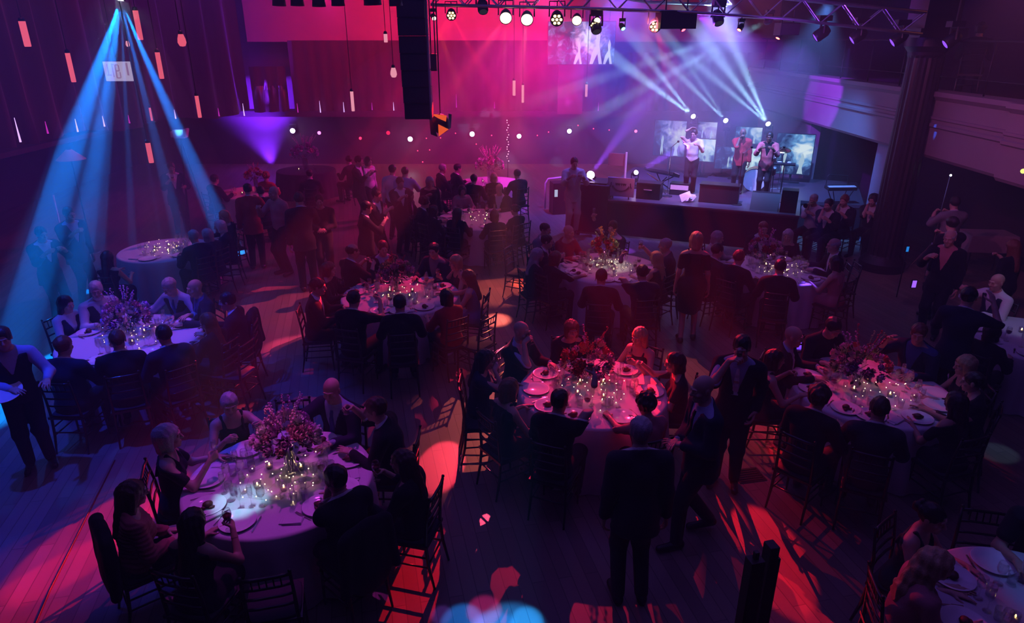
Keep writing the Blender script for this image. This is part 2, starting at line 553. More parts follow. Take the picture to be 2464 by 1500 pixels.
PAR_ = [(BX + a, 4.75 - (4.75 - z) * 1.05) for a, z in ((-.10, 3.78), (-.10, 3.70), (-.05, 3.66), (0, 3.62), (0, 3.34), (-.035, 3.33), (-.035, 3.29), (0, 3.27), (0, 3.22), (-.045, 3.20), (-.045, 3.15), (0, 3.12), (0, 2.62), (.05, 2.56), (.4, 2.56), (.4, 3.78))]
struct(run(PAR_, 14.9, 25.5).build('parapet_wall', PLAST))
struct(run(PAR_, 11.7, 14.9).build('parapet_wall', PLAST))
struct(run([(x - 0.16, z) for x, z in PAR_], 2.0, 11.7).build('parapet_wall', PLAST))
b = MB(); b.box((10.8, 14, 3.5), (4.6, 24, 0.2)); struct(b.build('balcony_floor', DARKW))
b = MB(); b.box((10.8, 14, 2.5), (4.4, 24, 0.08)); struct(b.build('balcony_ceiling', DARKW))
ORW = mat('orange_paint', (0.42, 0.12, 0.04), 0.8)
b = MB(); b.box((11.9, 12.9, 4.9), (0.15, 2.6, 2.4)); struct(b.build('balcony_wall', ORW))
b = MB(); b.box((11.8, 10.6, 4.7), (0.2, 1.9, 2.2)).box((11.66, 10.6, 4.7), (0.08, 1.7, 2.0)); struct(b.build('door_1', DARKW))
# piers below the balcony
PALEB = mat('pale_blue_paint', (0.40, 0.45, 0.62), 0.7)
b = MB(); b.box((8.75, 15.9, 1.22), (0.3, 0.9, 2.44)); struct(b.build('pier_wall', PALEB))
b = MB(); b.box((8.75, 22.4, 1.22), (0.3, 4.4, 2.44)); struct(b.build('pier_wall', PLAST))
b = MB(); b.box((11.2, 14, 1.3), (0.2, 24, 2.6)); struct(b.build('wall_under_balcony', DARKW))
# fluted column
b = MB(); n = 80; prof = [(0.46, 0.0), (0.46, 0.18), (0.40, 0.25), (0.36, 0.30), (0.335, 0.34), (0.335, 2.2), (0.31, 4.35), (0.33, 4.40), (0.34, 4.46), (0.37, 4.5), (0.42, 4.56), (0.42, 4.72)]
vs = []
for j, (r, z) in enumerate(prof):
    for k in range(n):
        t = 2 * PI * k / n
        q = r - (0.018 * (0.5 + 0.5 * math.cos(20 * t)) if 4 <= j <= 6 else 0)
        vs.append((8.12 + q * math.cos(t), 14.3 + q * math.sin(t), z))
b.add(vs, [(i * n + k, i * n + (k + 1) % n, (i + 1) * n + (k + 1) % n, (i + 1) * n + k) for i in range(len(prof) - 1) for k in range(n)])
b.box((8.12, 14.3, 4.80), (0.9, 0.9, 0.16)).box((8.12, 14.3, 6.9), (0.66, 0.66, 4.1))
struct(b.build('column_fluted', mat('dark_column', (0.03, 0.02, 0.024), 0.4), smooth=False))
# balcony railing
t = thing('balcony_railing', 'thin metal railing along the dark balcony edge above the plaster parapet', 'railing', (BX + 0.12, 0, 0))
MB().tube([(0, 4, 4.66), (0, 25, 4.66)], 0.022, 8).build('top_rail', BLACKM, t, True)
MB().tube([(0, 4, 4.0), (0, 25, 4.0)], 0.012, 6).build('lower_rail', BLACKM, t, True)
for i in range(15):
    MB().tube([(0, 4.2 + 1.45 * i, 3.73), (0, 4.2 + 1.45 * i, 4.66)], 0.016, 6).build('rail_post', BLACKM, t, True)
gl = glassy('railing_glass', (0.9, 0.95, 0.95), 0.05)

# denser smoke volumes, added and shaped so the beams and coloured haze show
def smoke(name, b, density, label):
    m = bpy.data.materials.new('smoke_' + name)
    m.use_nodes = True
    n, l = m.node_tree.nodes, m.node_tree.links
    n.clear()
    o = n.new('ShaderNodeOutputMaterial')
    v = n.new('ShaderNodeVolumeScatter')
    v.inputs['Density'].default_value = density
    v.inputs['Color'].default_value = (1, 1, 1, 1)
    l.new(v.outputs[0], o.inputs['Volume'])
    ob = b.build('haze', m, smooth=True)
    return tag(ob, label, 'haze', kind='stuff')


ends = [at_z(-60, 1010, 0.05), at_z(20, 760, 0.05), at_z(200, 640, 0.05), at_z(400, 560, 0.05), at_z(620, 560, 0.05), at_z(560, 700, 0.05), at_z(330, 800, 0.05), at_z(120, 980, 0.05)]
n = len(ends)
c = sum(ends, Vector()) / n
ring = []
for i in range(40):                    # rounded fan outline, shaped to hold the blue beams
    f = i / 40 * n
    a, b_, c_, d_ = (ends[(int(f) + k) % n] for k in (-1, 0, 1, 2))
    u = f - int(f)
    ring.append(0.5 * ((2 * b_) + (c_ - a) * u + (2 * a - 5 * b_ + 4 * c_ - d_) * u * u + (3 * b_ - a - 3 * c_ + d_) * u ** 3))
vs = []
for k in (0.004, 0.03, 0.2, 0.5, 0.8, 0.97, 1.0):
    q = BL + Vector((0, 0, 0.12))
    for p in ring:
        w = q.lerp(p, k)
        e = p - c
        w = w + Vector((e.x, e.y, 0)).normalized() * 0.42 * (1 - k) * (0.25 if k < 0.02 else 1)
        if k == 1.0:
            w = w.lerp(q.lerp(c, k), 0.06)
        vs.append(w)
fs = [(i * 40 + k, i * 40 + (k + 1) % 40, (i + 1) * 40 + (k + 1) % 40, (i + 1) * 40 + k) for i in range(6) for k in range(40)]
fs += [tuple(range(39, -1, -1)), tuple(240 + k for k in range(40))]
smoke('fan', MB().add(vs, fs), 0.06, 'blue lit haze fanning down from the lamp beside the tall curtain')
p = at_y(1665, 180, 18.9)
smoke('stage', MB().ball(p, (3.15, 3.0, 2.6), 40, 20), 0.05, 'pale drifting haze over the stage where the white beams cross')
p = at_y(1190, 270, 20.6)
smoke('middle', MB().ball(p, (4.6, 2.4, 2.3), 40, 20), 0.05, 'magenta lit haze drifting before the back wall beside the stage')
# ---------------------------------------------------------------- people: bodies and clothes as smooth solids
BIG = 9.0
V3 = lambda *a: np.array(a, float)


def nrm(v):
    return v / max(np.linalg.norm(v), 1e-9)


class Solid:
    """a sampled distance field; skins itself as one closed smooth surface"""

    def __init__(s, lo, hi, h):
        s.h = h
        s.lo = np.array(lo, float)
        s.n = np.maximum(4, np.ceil((np.array(hi) - s.lo) / h).astype(int) + 1)
        s.a = np.full(tuple(s.n), BIG, np.float32)

    def _sub(s, lo, hi):
        i0 = np.clip(np.floor((lo - s.lo) / s.h).astype(int), 0, s.n)
        i1 = np.clip(np.ceil((hi - s.lo) / s.h).astype(int) + 1, 0, s.n)
        if np.any(i1 - i0 < 1):
            return None
        g = [(s.lo[k] + s.h * np.arange(i0[k], i1[k])).astype(np.float32) for k in range(3)]
        return tuple(slice(i0[k], i1[k]) for k in range(3)), g[0][:, None, None], g[1][None, :, None], g[2][None, None, :]

    def _mix(s, sl, d, k, cut):
        a = s.a[sl]
        if cut:
            d = -d
            if k > 0:
                h = np.maximum(k - np.abs(a - d), 0) / k
                s.a[sl] = np.maximum(a, d) + h * h * k * 0.25
            else:
                s.a[sl] = np.maximum(a, d)
        elif k > 0:
            h = np.maximum(k - np.abs(a - d), 0) / k
            s.a[sl] = np.minimum(a, d) - h * h * k * 0.25
        else:
            s.a[sl] = np.minimum(a, d)

    def cone(s, a, b, ra, rb, k=0.02, cut=False):
        a, b = np.asarray(a, float), np.asarray(b, float)
        m = max(ra, rb) + k + 3 * s.h
        q = s._sub(np.minimum(a, b) - m, np.maximum(a, b) + m)
        if q is None:
            return s
        sl, X, Y, Z = q
        ab = b - a
        L = max(float(ab @ ab), 1e-9)
        px, py, pz = X - a[0], Y - a[1], Z - a[2]
        t = np.clip((px * ab[0] + py * ab[1] + pz * ab[2]) / L, 0, 1)
        d = np.sqrt((px - t * ab[0]) ** 2 + (py - t * ab[1]) ** 2 + (pz - t * ab[2]) ** 2) - (ra + (rb - ra) * t)
        s._mix(sl, d, k, cut)
        return s

    def egg(s, c, r, M=None, k=0.02, cut=False):
        """ellipsoid; the rows of M are its axes"""
        c, r = np.asarray(c, float), np.asarray(r, float)
        M = np.eye(3) if M is None else M
        ext = np.sqrt((M.T ** 2) @ (r ** 2)) + k + 3 * s.h
        q = s._sub(c - ext, c + ext)
        if q is None:
            return s
        sl, X, Y, Z = q
        px, py, pz = X - c[0], Y - c[1], Z - c[2]
        u = [(px * M[i, 0] + py * M[i, 1] + pz * M[i, 2]) / r[i] for i in range(3)]
        k0 = np.sqrt(u[0] ** 2 + u[1] ** 2 + u[2] ** 2)
        k1 = np.sqrt((u[0] / r[0]) ** 2 + (u[1] / r[1]) ** 2 + (u[2] / r[2]) ** 2)
        s._mix(sl, k0 * (k0 - 1) / np.maximum(k1, 1e-5), k, cut)
        return s

    def half(s, p, n, soft=0.0):
        """cuts away what lies on the n side of a plane through p"""
        n = nrm(np.asarray(n, float))
        X, Y, Z = [(s.lo[k] + s.h * np.arange(s.n[k])).astype(np.float32) for k in range(3)]
        d = (X[:, None, None] - p[0]) * n[0] + (Y[None, :, None] - p[1]) * n[1] + (Z[None, None, :] - p[2]) * n[2]
        s.a = np.maximum(s.a, d)
        return s

    def carve(s, fn):
        X, Y, Z = [(s.lo[k] + s.h * np.arange(s.n[k])).astype(np.float32) for k in range(3)]
        s.a = np.maximum(s.a, -fn(X[:, None, None], Y[None, :, None], Z[None, None, :]))
        return s

    def ripple(s, amp, fx, fy, fz, ph=0.0):
        X, Y, Z = [(s.lo[k] + s.h * np.arange(s.n[k])).astype(np.float32) for k in range(3)]
        X, Y, Z = X[:, None, None], Y[None, :, None], Z[None, None, :]
        s.a = s.a + amp * np.sin(fx * X + 2.1 * np.sin(7 * Z + ph) + ph) * np.sin(fy * Y + 1.7 * np.sin(9 * X + ph)) + amp * 0.6 * np.sin(fz * Z + 5 * X + 3 * Y + ph)
        return s

    def knit(s, amp, fz):
        Z = (s.lo[2] + s.h * np.arange(s.n[2])).astype(np.float32)[None, None, :]
        X = (s.lo[0] + s.h * np.arange(s.n[0])).astype(np.float32)[:, None, None]
        s.a = s.a + amp * np.sin(fz * Z + 0.8 * np.sin(40 * X)) - amp
        return s

    def front(s, x, z, ymax=0.6):
        """the frontmost surface at (x, z)"""
        i, k = int(round((x - s.lo[0]) / s.h)), int(round((z - s.lo[2]) / s.h))
        if not (0 <= i < s.n[0] and 0 <= k < s.n[2]):
            return None
        w = np.nonzero(s.a[i, :, k] < 0)[0]
        return None if not len(w) else s.lo[1] + s.h * (w[-1] + 0.5)

    def skin(s):
        a = np.pad(s.a, 1, constant_values=BIG)
        lo = s.lo - s.h
        ins = a < 0
        nx, ny, nz = a.shape
        c = np.zeros((nx - 1, ny - 1, nz - 1), np.uint8)
        for i in (0, 1):
            for j in (0, 1):
                for k in (0, 1):
                    c += ins[i:nx - 1 + i, j:ny - 1 + j, k:nz - 1 + k]
        act = (c > 0) & (c < 8)
        idx = np.full(act.shape, -1, np.int64)
        cells = np.argwhere(act)
        if not len(cells):
            return np.zeros((0, 3)), np.zeros((0, 4), int)
        idx[act] = np.arange(len(cells))
        acc = np.zeros((len(cells), 3))
        cnt = np.zeros(len(cells))
        corner = [(i, j, k) for i in (0, 1) for j in (0, 1) for k in (0, 1)]
        ci, cj, ck = cells.T
        val = {o: a[ci + o[0], cj + o[1], ck + o[2]] for o in corner}
        for o in corner:
            for ax in range(3):
                if o[ax] == 0:
                    q = list(o); q[ax] = 1; q = tuple(q)
                    v0, v1 = val[o], val[q]
                    m = (v0 < 0) != (v1 < 0)
                    t = np.where(m, v0 / np.where(m, v0 - v1, 1), 0)
                    for d in range(3):
                        acc[:, d] += np.where(m, o[d] + (t if d == ax else 0), 0)
                    cnt += m
        P = lo + s.h * (cells + acc / np.maximum(cnt, 1)[:, None])
        faces = []
        for ax in range(3):
            b, d = (ax + 1) % 3, (ax + 2) % 3
            s0 = [slice(1, -1)] * 3; s0[ax] = slice(0, a.shape[ax] - 1)
            s1 = [slice(1, -1)] * 3; s1[ax] = slice(1, a.shape[ax])
            e0, e1 = ins[tuple(s0)], ins[tuple(s1)]
            for flip, m in ((False, e0 & ~e1), (True, ~e0 & e1)):
                w = np.argwhere(m)
                if not len(w):
                    continue
                w = w + np.array([0 if k == ax else 1 for k in range(3)])

                def at(db, dd):
                    q = w.copy(); q[:, b] += db; q[:, d] += dd
                    return idx[q[:, 0], q[:, 1], q[:, 2]]
                f = np.stack([at(-1, -1), at(0, -1), at(0, 0), at(-1, 0)], 1)
                faces.append(f[:, ::-1] if flip else f)
        return P, np.concatenate(faces)


def np_mesh(name, parts, m):
    """one mesh from (verts, quads) arrays"""
    vs, fs, k = [], [], 0
    for v, f in parts:
        vs.append(v); fs.append(f + k); k += len(v)
    v, f = np.concatenate(vs), np.concatenate(fs)
    me = bpy.data.meshes.new(name)
    me.vertices.add(len(v))
    me.vertices.foreach_set('co', v.astype(np.float32).ravel())
    me.loops.add(len(f) * 4)
    me.loops.foreach_set('vertex_index', f.astype(np.int32).ravel())
    me.polygons.add(len(f))
    me.polygons.foreach_set('loop_start', np.arange(0, len(f) * 4, 4, dtype=np.int32))
    me.polygons.foreach_set('use_smooth', np.ones(len(f), bool))
    me.materials.append(m)
    me.update(calc_edges=True)
    me.validate()
    return me


SKINS = {'fair': (0.58, 0.36, 0.28), 'tan': (0.46, 0.27, 0.19), 'brown': (0.20, 0.10, 0.065)}
HAIRS = {'dark': (0.025, 0.016, 0.012), 'brown': (0.09, 0.045, 0.025), 'auburn': (0.20, 0.06, 0.03), 'blond': (0.52, 0.36, 0.18), 'grey': (0.42, 0.40, 0.40), 'white': (0.66, 0.64, 0.62)}
CLOTHS = {'black': (0.016, 0.016, 0.020), 'navy': (0.020, 0.026, 0.055), 'charcoal': (0.045, 0.045, 0.052), 'white': (0.72, 0.72, 0.74), 'rose': (0.55, 0.22, 0.24), 'coral': (0.50, 0.13, 0.14), 'red': (0.42, 0.03, 0.04),
          'cream': (0.62, 0.56, 0.48), 'blue': (0.06, 0.09, 0.30), 'green': (0.03, 0.07, 0.05), 'grey': (0.22, 0.22, 0.25), 'pale_blue': (0.38, 0.46, 0.66)}


def skin_m(c): return mat('skin_' + c, SKINS[c], 0.5, vary=0.08, scale=30, spec=0.4)
def hair_m(c): return mat('hair_' + c, HAIRS[c], 0.42, vary=0.35, scale=90, bump=0.4)
def cloth_m(c): return mat('cloth_' + c, CLOTHS[c], 0.8, vary=0.15, scale=120, bump=0.15, sheen=0.05, spec=0.25)


def two_bone(S, T, a, b, hint):
    v = T - S
    L = min(np.linalg.norm(v), (a + b) * 0.995)
    u = nrm(v)
    T = S + u * L
    x = (a * a - b * b + L * L) / (2 * L)
    h = math.sqrt(max(a * a - x * x, 0))
    w = nrm(hint - u * (hint @ u))
    return S + u * x + w * h, T


ARM = {'table': (0.17, 0.40, 0.83, 'flat'), 'lap': (0.09, 0.27, 0.68, 'flat'), 'drink': (0.09, 0.21, 1.13, 'grip'), 'toast': (0.20, 0.46, 1.10, 'grip'), 'raise': (0.27, 0.34, 1.42, 'grip'),
       'hold': (0.14, 0.36, 0.98, 'grip'), 'gesture': (0.22, 0.36, 1.12, 'open'), 'chin': (0.04, 0.21, 1.10, 'grip'), 'far': (0.16, 0.55, 0.86, 'flat'), 'side': (0.25, 0.02, 0.46, 'hang'), 'clasp': (0.05, 0.22, 0.70, 'flat'),
       'pocket': (0.21, 0.07, 0.56, 'hang'), 'wide': (0.42, 0.40, 0.90, 'flat'), 'head': (0.15, 0.05, 1.33, 'open'), 'mic': (0.06, 0.17, 1.12, 'grip'), 'reach': (0.20, 0.60, 0.95, 'open'), 'high': (0.22, 0.20, 1.62, 'grip')}
PEOPLE = []
GS = 1.065


def person(loc, face, label, pose='sit', sex='m', s=None, lean=6, bend=0, yaw=0, pitch=-8, R='table', L='table', top='suit', topc='black', shirt='white', tie=None, legs='black', skin='fair',
           hair='short', hc='dark', glasses=False, beard=False, lod=1, group=None, fat=1.0, step=0.0, seat=0.47, z0=0.0):
    """builds a figure at loc (x, y) facing the point face; returns (object, world grip points of both hands)"""
    s = s or GS * (1.0 if sex == 'm' else 0.93)
    f = sex == 'f'
    up = 0.0 if pose == 'sit' else 0.40
    l = math.radians(lean)
    sp = V3(0, math.sin(l), math.cos(l))
    fw = V3(0, math.cos(l), -math.sin(l))
    P = V3(0, 0, 0.56 + up)
    X = V3(1, 0, 0)
    sw = 0.165 if f else 0.19
    Mt = np.stack([X, fw, sp])
    sho = {1: P + sp * 0.44 + X * sw, -1: P + sp * 0.44 - X * sw}
    nb = P + sp * 0.485 + fw * 0.005
    hy, hp = math.radians(yaw), math.radians(pitch)
    fy = V3(-math.sin(hy) * math.cos(hp), math.cos(hy) * math.cos(hp), math.sin(hp))
    hx = nrm(np.cross(fy, V3(0, 0, 1)))
    hz = np.cross(hx, fy)
    Mh = np.stack([hx, fy, hz])
    hc_ = nb + V3(0, 0.03, 0) + sp * 0.085 + hz * 0.097
    H = lambda x, y, z: hc_ + Mh.T @ V3(x, y, z)
    # legs
    hips, knees, ank, toes = {}, {}, {}, {}
    for g in (1, -1):
        hips[g] = P + V3(0.088 * g, 0, -0.02)
        if pose == 'sit':
            w = 0.075 if f else 0.13
            knees[g] = V3(w * g, 0.43, 0.52)
            ank[g] = V3(w * g * 1.05, 0.40, 0.10)
            toes[g] = ank[g] + V3(0.02 * g, 0.15, -0.06)
        else:
            st = step * g
            ank[g] = V3(0.10 * g, st, 0.09 + (0.05 if st < -0.12 else 0))
            knees[g], _ = two_bone(hips[g], ank[g], 0.45, 0.445, V3(0, 1, 0))
            toes[g] = ank[g] + V3(0.03 * g, 0.15, -0.055 - (0.05 if st < -0.12 else 0))
    # arms
    arm, grips = {}, {}
    for g, kind in ((1, R), (-1, L)):
        sp_ = ARM[kind] if isinstance(kind, str) else kind
        T = V3(sp_[0] * g, sp_[1], sp_[2] + up)
        mode = sp_[3]
        hint = V3(0.6 * g, -0.35, -1.0) if mode != 'hang' else V3(0.2 * g, -1, 0)
        if isinstance(kind, str) and kind in ('head', 'high'):
            hint = V3(1.0 * g, 0.3, 0.1)
        E, W = two_bone(sho[g], T, 0.285, 0.255, hint)
        d = nrm(W - E)
        if mode == 'grip':
            d = nrm(d * 0.6 + V3(-0.35 * g, 0.5, 0.0)); n = V3(-1.0 * g, 0.2, 0)
        elif mode == 'flat':
            d = nrm(V3(d[0], d[1], 0.25 * d[2]) + V3(0, 0.2, 0)); n = V3(-0.2 * g, 0, -1)
        elif mode == 'hang':
            n = V3(-1.0 * g, 0, 0)
        else:
            n = V3(-0.5 * g, 0.4, -0.2)
        n = nrm(n - d * (n @ d))
        arm[g] = (sho[g], E, W, d, n, mode)
        grips[g] = W + d * 0.085 + n * 0.032
    ar = 0.84 if f else 1.0
    hb, hf, hh = ((0.013, 0.0058, 0.0050), (0.017, 0.0085, 0.0075), (0.024, 0.013, 0.012))[lod]
    allp = np.array([P - 0.2, P + V3(0.22, 0.2, 0.2), hc_ + 0.15, hc_ - 0.15] + [ank[g] - V3(0.08, 0.12, 0.10) for g in (1, -1)] + [toes[g] + V3(0.07, 0.08, 0.05) for g in (1, -1)] + [knees[g] + V3(0.1 * g, 0.1, 0.1) for g in (1, -1)]
                    + [q + e for g in (1, -1) for q in arm[g][1:3] for e in (-0.1, 0.1)] + [sho[g] + e for g in (1, -1) for e in (-0.1, 0.1)])
    lo, hi = allp.min(0), allp.max(0)

    def torso(S, e, kk=0.06):
        if f:
            S.egg(P, (0.165 + e, 0.118 + e, 0.125 + e), Mt, kk).egg(P + sp * 0.18, (0.122 * fat + e, 0.095 * fat + e, 0.13), Mt, kk).egg(P + sp * 0.33, (0.138 + e, 0.10 + e, 0.15), Mt, kk)
            for g in (1, -1):
                S.egg(P + sp * 0.315 + X * 0.07 * g + fw * 0.075, (0.062 + e, 0.058 + e, 0.06 + e), Mt, 0.04)
        else:
            S.egg(P, (0.160 + e, 0.120 + e, 0.13 + e), Mt, kk).egg(P + sp * 0.16 + fw * 0.02 * fat, (0.145 * fat + e, 0.115 * fat + e, 0.145), Mt, kk).egg(P + sp * 0.33, (0.165 + e, 0.115 + e, 0.165), Mt, kk)
        S.cone(sho[1] * 0.85 + sho[-1] * 0.15, sho[-1] * 0.85 + sho[1] * 0.15, 0.056 + e, 0.056 + e, kk)
        for g in (1, -1):
            S.cone(nb + sp * 0.035 + X * 0.02 * g - fw * 0.012, sho[g] * 0.86 + nb * 0.14 + sp * 0.005, 0.040 + e, 0.050 + e, 0.05)
        return S

    def neck(S, e=0.0, k=0.04):
        return S.cone(P + sp * 0.43, hc_ - hz * 0.07 - fy * 0.015, 0.062 * (0.9 if f else 1) + e, 0.052 * (0.9 if f else 1) + e, k)

    def arms(S, e, upto=1.0, k=0.03):
        for g in (1, -1):
            a, E, W = arm[g][:3]
            t = min(1.0, upto * 2)
            S.cone(a, a + (E - a) * t, 0.056 * ar + e, (0.056 + (0.043 - 0.056) * t) * ar + e, k)
            if upto > 0.5:
                t = (upto - 0.5) * 2
                S.cone(E, E + (W - E) * t, 0.043 * ar + e, (0.043 + (0.029 - 0.043) * t) * ar + e * 0.9, k)
        return S

    def leg(S, e, k=0.04):
        for g in (1, -1):
            S.cone(hips[g], knees[g], 0.088 + e, 0.058 + e, k).cone(knees[g], ank[g], 0.056 + e, 0.038 + e * 1.2, k)
        return S

    def head(S):
        S.egg(H(0, -0.012, 0.032), (0.076, 0.096, 0.088), Mh, 0.02).egg(H(0, 0.026, -0.045), (0.060, 0.066, 0.072), Mh, 0.03)
        S.egg(H(0, 0.072, -0.098), (0.024, 0.02, 0.018), Mh, 0.025)
        if lod < 2:
            for g in (1, -1):
                S.egg(H(0.031 * g, 0.100, 0.006), (0.021, 0.018, 0.013), Mh, 0.012, cut=True)
                S.egg(H(0.031 * g, 0.0835, 0.006), (0.013, 0.013, 0.0115), Mh, 0.004)
                S.cone(H(0.013 * g, 0.096, 0.027), H(0.048 * g, 0.083, 0.029), 0.007, 0.006, 0.012)
                S.egg(H(0.040 * g, 0.068, -0.028), (0.022, 0.018, 0.018), Mh, 0.02)
            S.egg(H(0, 0.088, -0.064), (0.024, 0.012, 0.0065), Mh, 0.006).egg(H(0, 0.087, -0.076), (0.019, 0.011, 0.0065), Mh, 0.006)
        S.cone(H(0, 0.092, 0.014), H(0, 0.112, -0.026), 0.009, 0.0135, 0.014)
        for g in (1, -1):
            S.cone(H(0.013 * g, 0.098, -0.030), H(0.010 * g, 0.094, -0.030), 0.008, 0.008, 0.008)
            S.egg(H(0.078 * g, -0.006, -0.004), (0.009, 0.019, 0.031), Mh, 0.008)
        return S

    def hand(S, g):
        _, E, W, d, n, mode = arm[g]
        w = np.cross(d, n) * g
        q = 0.90 if f else 1.0
        r = 0.0095 if lod < 2 else 0.013
        S.cone(E + (W - E) * 0.72, W, 0.034 * ar, 0.027 * ar, 0.02)
        curl = {'grip': (48, 62, 40), 'flat': (8, 14, 10), 'hang': (22, 30, 22), 'open': (14, 20, 14)}[mode]
        for i, (off, ln, kd) in enumerate(((0.027, 1.0, 0.090), (0.009, 1.1, 0.093), (-0.009, 1.02, 0.088), (-0.026, 0.8, 0.080))):
            K = W + (d * kd + w * off) * q
            S.cone(W + (d * 0.012 + w * off * 0.6) * q, K, 0.0145, 0.0115, 0.012)
            a, p = 0.0, K
            spread = w * off * (1.8 if mode in ('open', 'flat') else 0.4)
            for j, (sg, c) in enumerate(zip((0.044, 0.027, 0.021), curl)):
                a += math.radians(c + (i - 1) * (4 if mode != 'grip' else 2))
                e = p + nrm(d * math.cos(a) + n * math.sin(a) + spread * 2.0) * sg * ln * q
                S.cone(p, e, r * (1 - 0.10 * j) * q, r * (0.92 - 0.10 * j) * q, 0.004)
                p = e
        p = W + (d * 0.022 + w * 0.020) * q
        ds = (w * 0.7 + d * 0.6 + n * 0.35, w * 0.35 + d * 0.85 + n * 0.4, w * 0.15 + d * 0.9 + n * 0.35)
        if mode == 'grip':
            ds = (w * 0.55 + d * 0.55 + n * 0.65, w * 0.1 + d * 0.6 + n * 0.8, d * 0.8 + n * 0.5 - w * 0.2)
        for j, (v, sg) in enumerate(zip(ds, (0.046, 0.034, 0.027))):
            e = p + nrm(v) * sg * q
            S.cone(p, e, (0.0145 - 0.0025 * j) * q, (0.012 - 0.002 * j) * q, 0.008)
            p = e
        return S

    parts = []
    B = Solid(lo - 0.03, hi + 0.03, hb)
    torso(B, 0); neck(B); arms(B, 0); leg(B, 0)
    if lod == 2:
        head(B)
        for g in (1, -1):
            hand(B, g)
    for g in (1, -1):
        B.cone(ank[g] - V3(0, 0.03, 0.045), toes[g], 0.034, 0.026, 0.03)
    if lod < 2:
        B.half(hc_ - hz * 0.065, V3(0, 0, 1) * 0.3 + hz)
    parts.append(B.skin())
    if lod < 2:
        Hd = Solid(hc_ - V3(0.14, 0.15, 0.17), hc_ + V3(0.14, 0.15, 0.15), hf)
        head(Hd); neck(Hd); Hd.half(hc_ - hz * 0.15, -hz)
        parts.append(Hd.skin())
        for g in (1, -1):
            c = arm[g][2] + arm[g][3] * 0.06
            Hn = Solid(c - 0.16, c + 0.16, hh)
            hand(Hn, g)
            parts.append(Hn.skin())
    name = 'person'
    root = bpy.data.objects.new(name, np_mesh(name, parts, skin_m(skin)))
    COL.objects.link(root)
    tag(root, label, 'person', group)
    fv = Vector((face[0] - loc[0], face[1] - loc[1]))
    rz = math.atan2(-fv.x, fv.y)
    root.location = (loc[0], loc[1], z0)
    root.rotation_euler = (0, 0, rz)
    root.scale = (s, s, s)

    def wear(nm, S, m):
        v, fc = S.skin() if isinstance(S, Solid) else S
        if not len(v):
            return None
        o = bpy.data.objects.new(nm, np_mesh(nm, [(v, fc)], m))
        COL.objects.link(o)
        o.parent = root
        return o

    hg = hb * 0.92
    bx = lambda m=0.07: Solid(lo - m, hi + m, hg)
    vtop, vbot = P + sp * 0.50, P + sp * (0.16 if top == 'suit' else 0.24)

    def vee(S, wide=0.085):
        """the open front between the lapels"""
        def fn(X_, Y_, Z_):
            dx, dy, dz = X_ - P[0], Y_ - P[1], Z_ - P[2]
            t = dy * sp[1] + dz * sp[2]
            fr = dy * fw[1] + dz * fw[2]
            b0 = 0.16 if top == 'suit' else 0.24
            w = wide * (t - b0) / (0.46 - b0)
            return np.maximum(np.maximum(np.abs(dx) - w, 0.02 - fr), b0 - t)
        return S.carve(fn)

    tm = cloth_m(topc)
    if top in ('suit', 'vest'):
        Sh = bx(); torso(Sh, 0.006); neck(Sh, 0.013, 0.02)
        if top == 'vest':
            arms(Sh, 0.013, 0.97)
        elif lod == 0:
            arms(Sh, 0.008, 0.99)
        Sh.half(hc_ - hz * 0.122 - fy * 0.02, hz * 0.9 + fy * 0.42)
        Sh.half(P + V3(0, 0, -0.06), V3(0, 0, -1))
        wear('shirt', Sh, cloth_m(shirt))
        if tie and lod < 2:
            mb = MB()
            pv = None
            for i in range(10):
                q = P + sp * (0.455 - 0.03 * i)
                y = Sh.front(0, q[2])
                if y is None:
                    continue
                w = 0.014 if i == 0 else 0.018 + 0.0022 * i
                cur = [(-w, y - 0.004, q[2]), (w, y - 0.004, q[2]), (w * 0.8, y + 0.010, q[2]), (-w * 0.8, y + 0.010, q[2])]
                if pv:
                    mb.add(pv + cur, [(0, 1, 5, 4), (1, 2, 6, 5), (2, 3, 7, 6), (3, 0, 4, 7)])
                pv = cur
            if mb.v:
                mb.build('tie', cloth_m(tie), root, smooth=True)
        J = bx(); torso(J, 0.020)
        if pose == 'sit':
            J.egg(P + V3(0, 0.04, -0.02), (0.185, 0.15, 0.10), None, 0.05)
        else:
            J.cone(P + sp * 0.05, P + V3(0, 0, -0.17), 0.135, 0.15, 0.05)
            J.egg(P + V3(0, 0, -0.08), (0.196, 0.150, 0.18), None, 0.04)
            J.egg(P + V3(0, 0, -0.20), (0.203, 0.150, 0.10), None, 0.05)
        if top == 'suit':
            arms(J, 0.020, 0.95)
            neck(J, 0.020, 0.03)
            J.half(hc_ - hz * 0.138 - fy * 0.03, hz * 0.85 + fy * 0.40)
        else:
            for g in (1, -1):
                J.egg(sho[g] + X * 0.05 * g, (0.085, 0.12, 0.15), Mt, 0.01, cut=True)
            J.half(P + sp * 0.47, sp)
            J.half(P + V3(0, 0, -0.10), V3(0, 0, -1))
        if pose != 'sit':
            J.half(P + V3(0, 0, -0.205), V3(0, 0, -1))
        vee(J)
        J.ripple(0.0025, 38, 31, 24, loc[0] * 9)
        wear('jacket' if top == 'suit' else 'waistcoat', J, tm)
    elif top in ('shirt', 'sweater', 'tee', 'blouse'):
        S = bx(); torso(S, 0.024 if top in ('sweater', 'blouse') else 0.014, 0.10 if top in ('sweater', 'blouse') else 0.06); arms(S, 0.022 if top in ('sweater', 'blouse') else 0.016 if top != 'tee' else 0.02, {'tee': 0.30, 'blouse': 0.66}.get(top, 0.96)); neck(S, 0.008, 0.03)
        if topc == 'coral':
            S.knit(0.0045, 150)
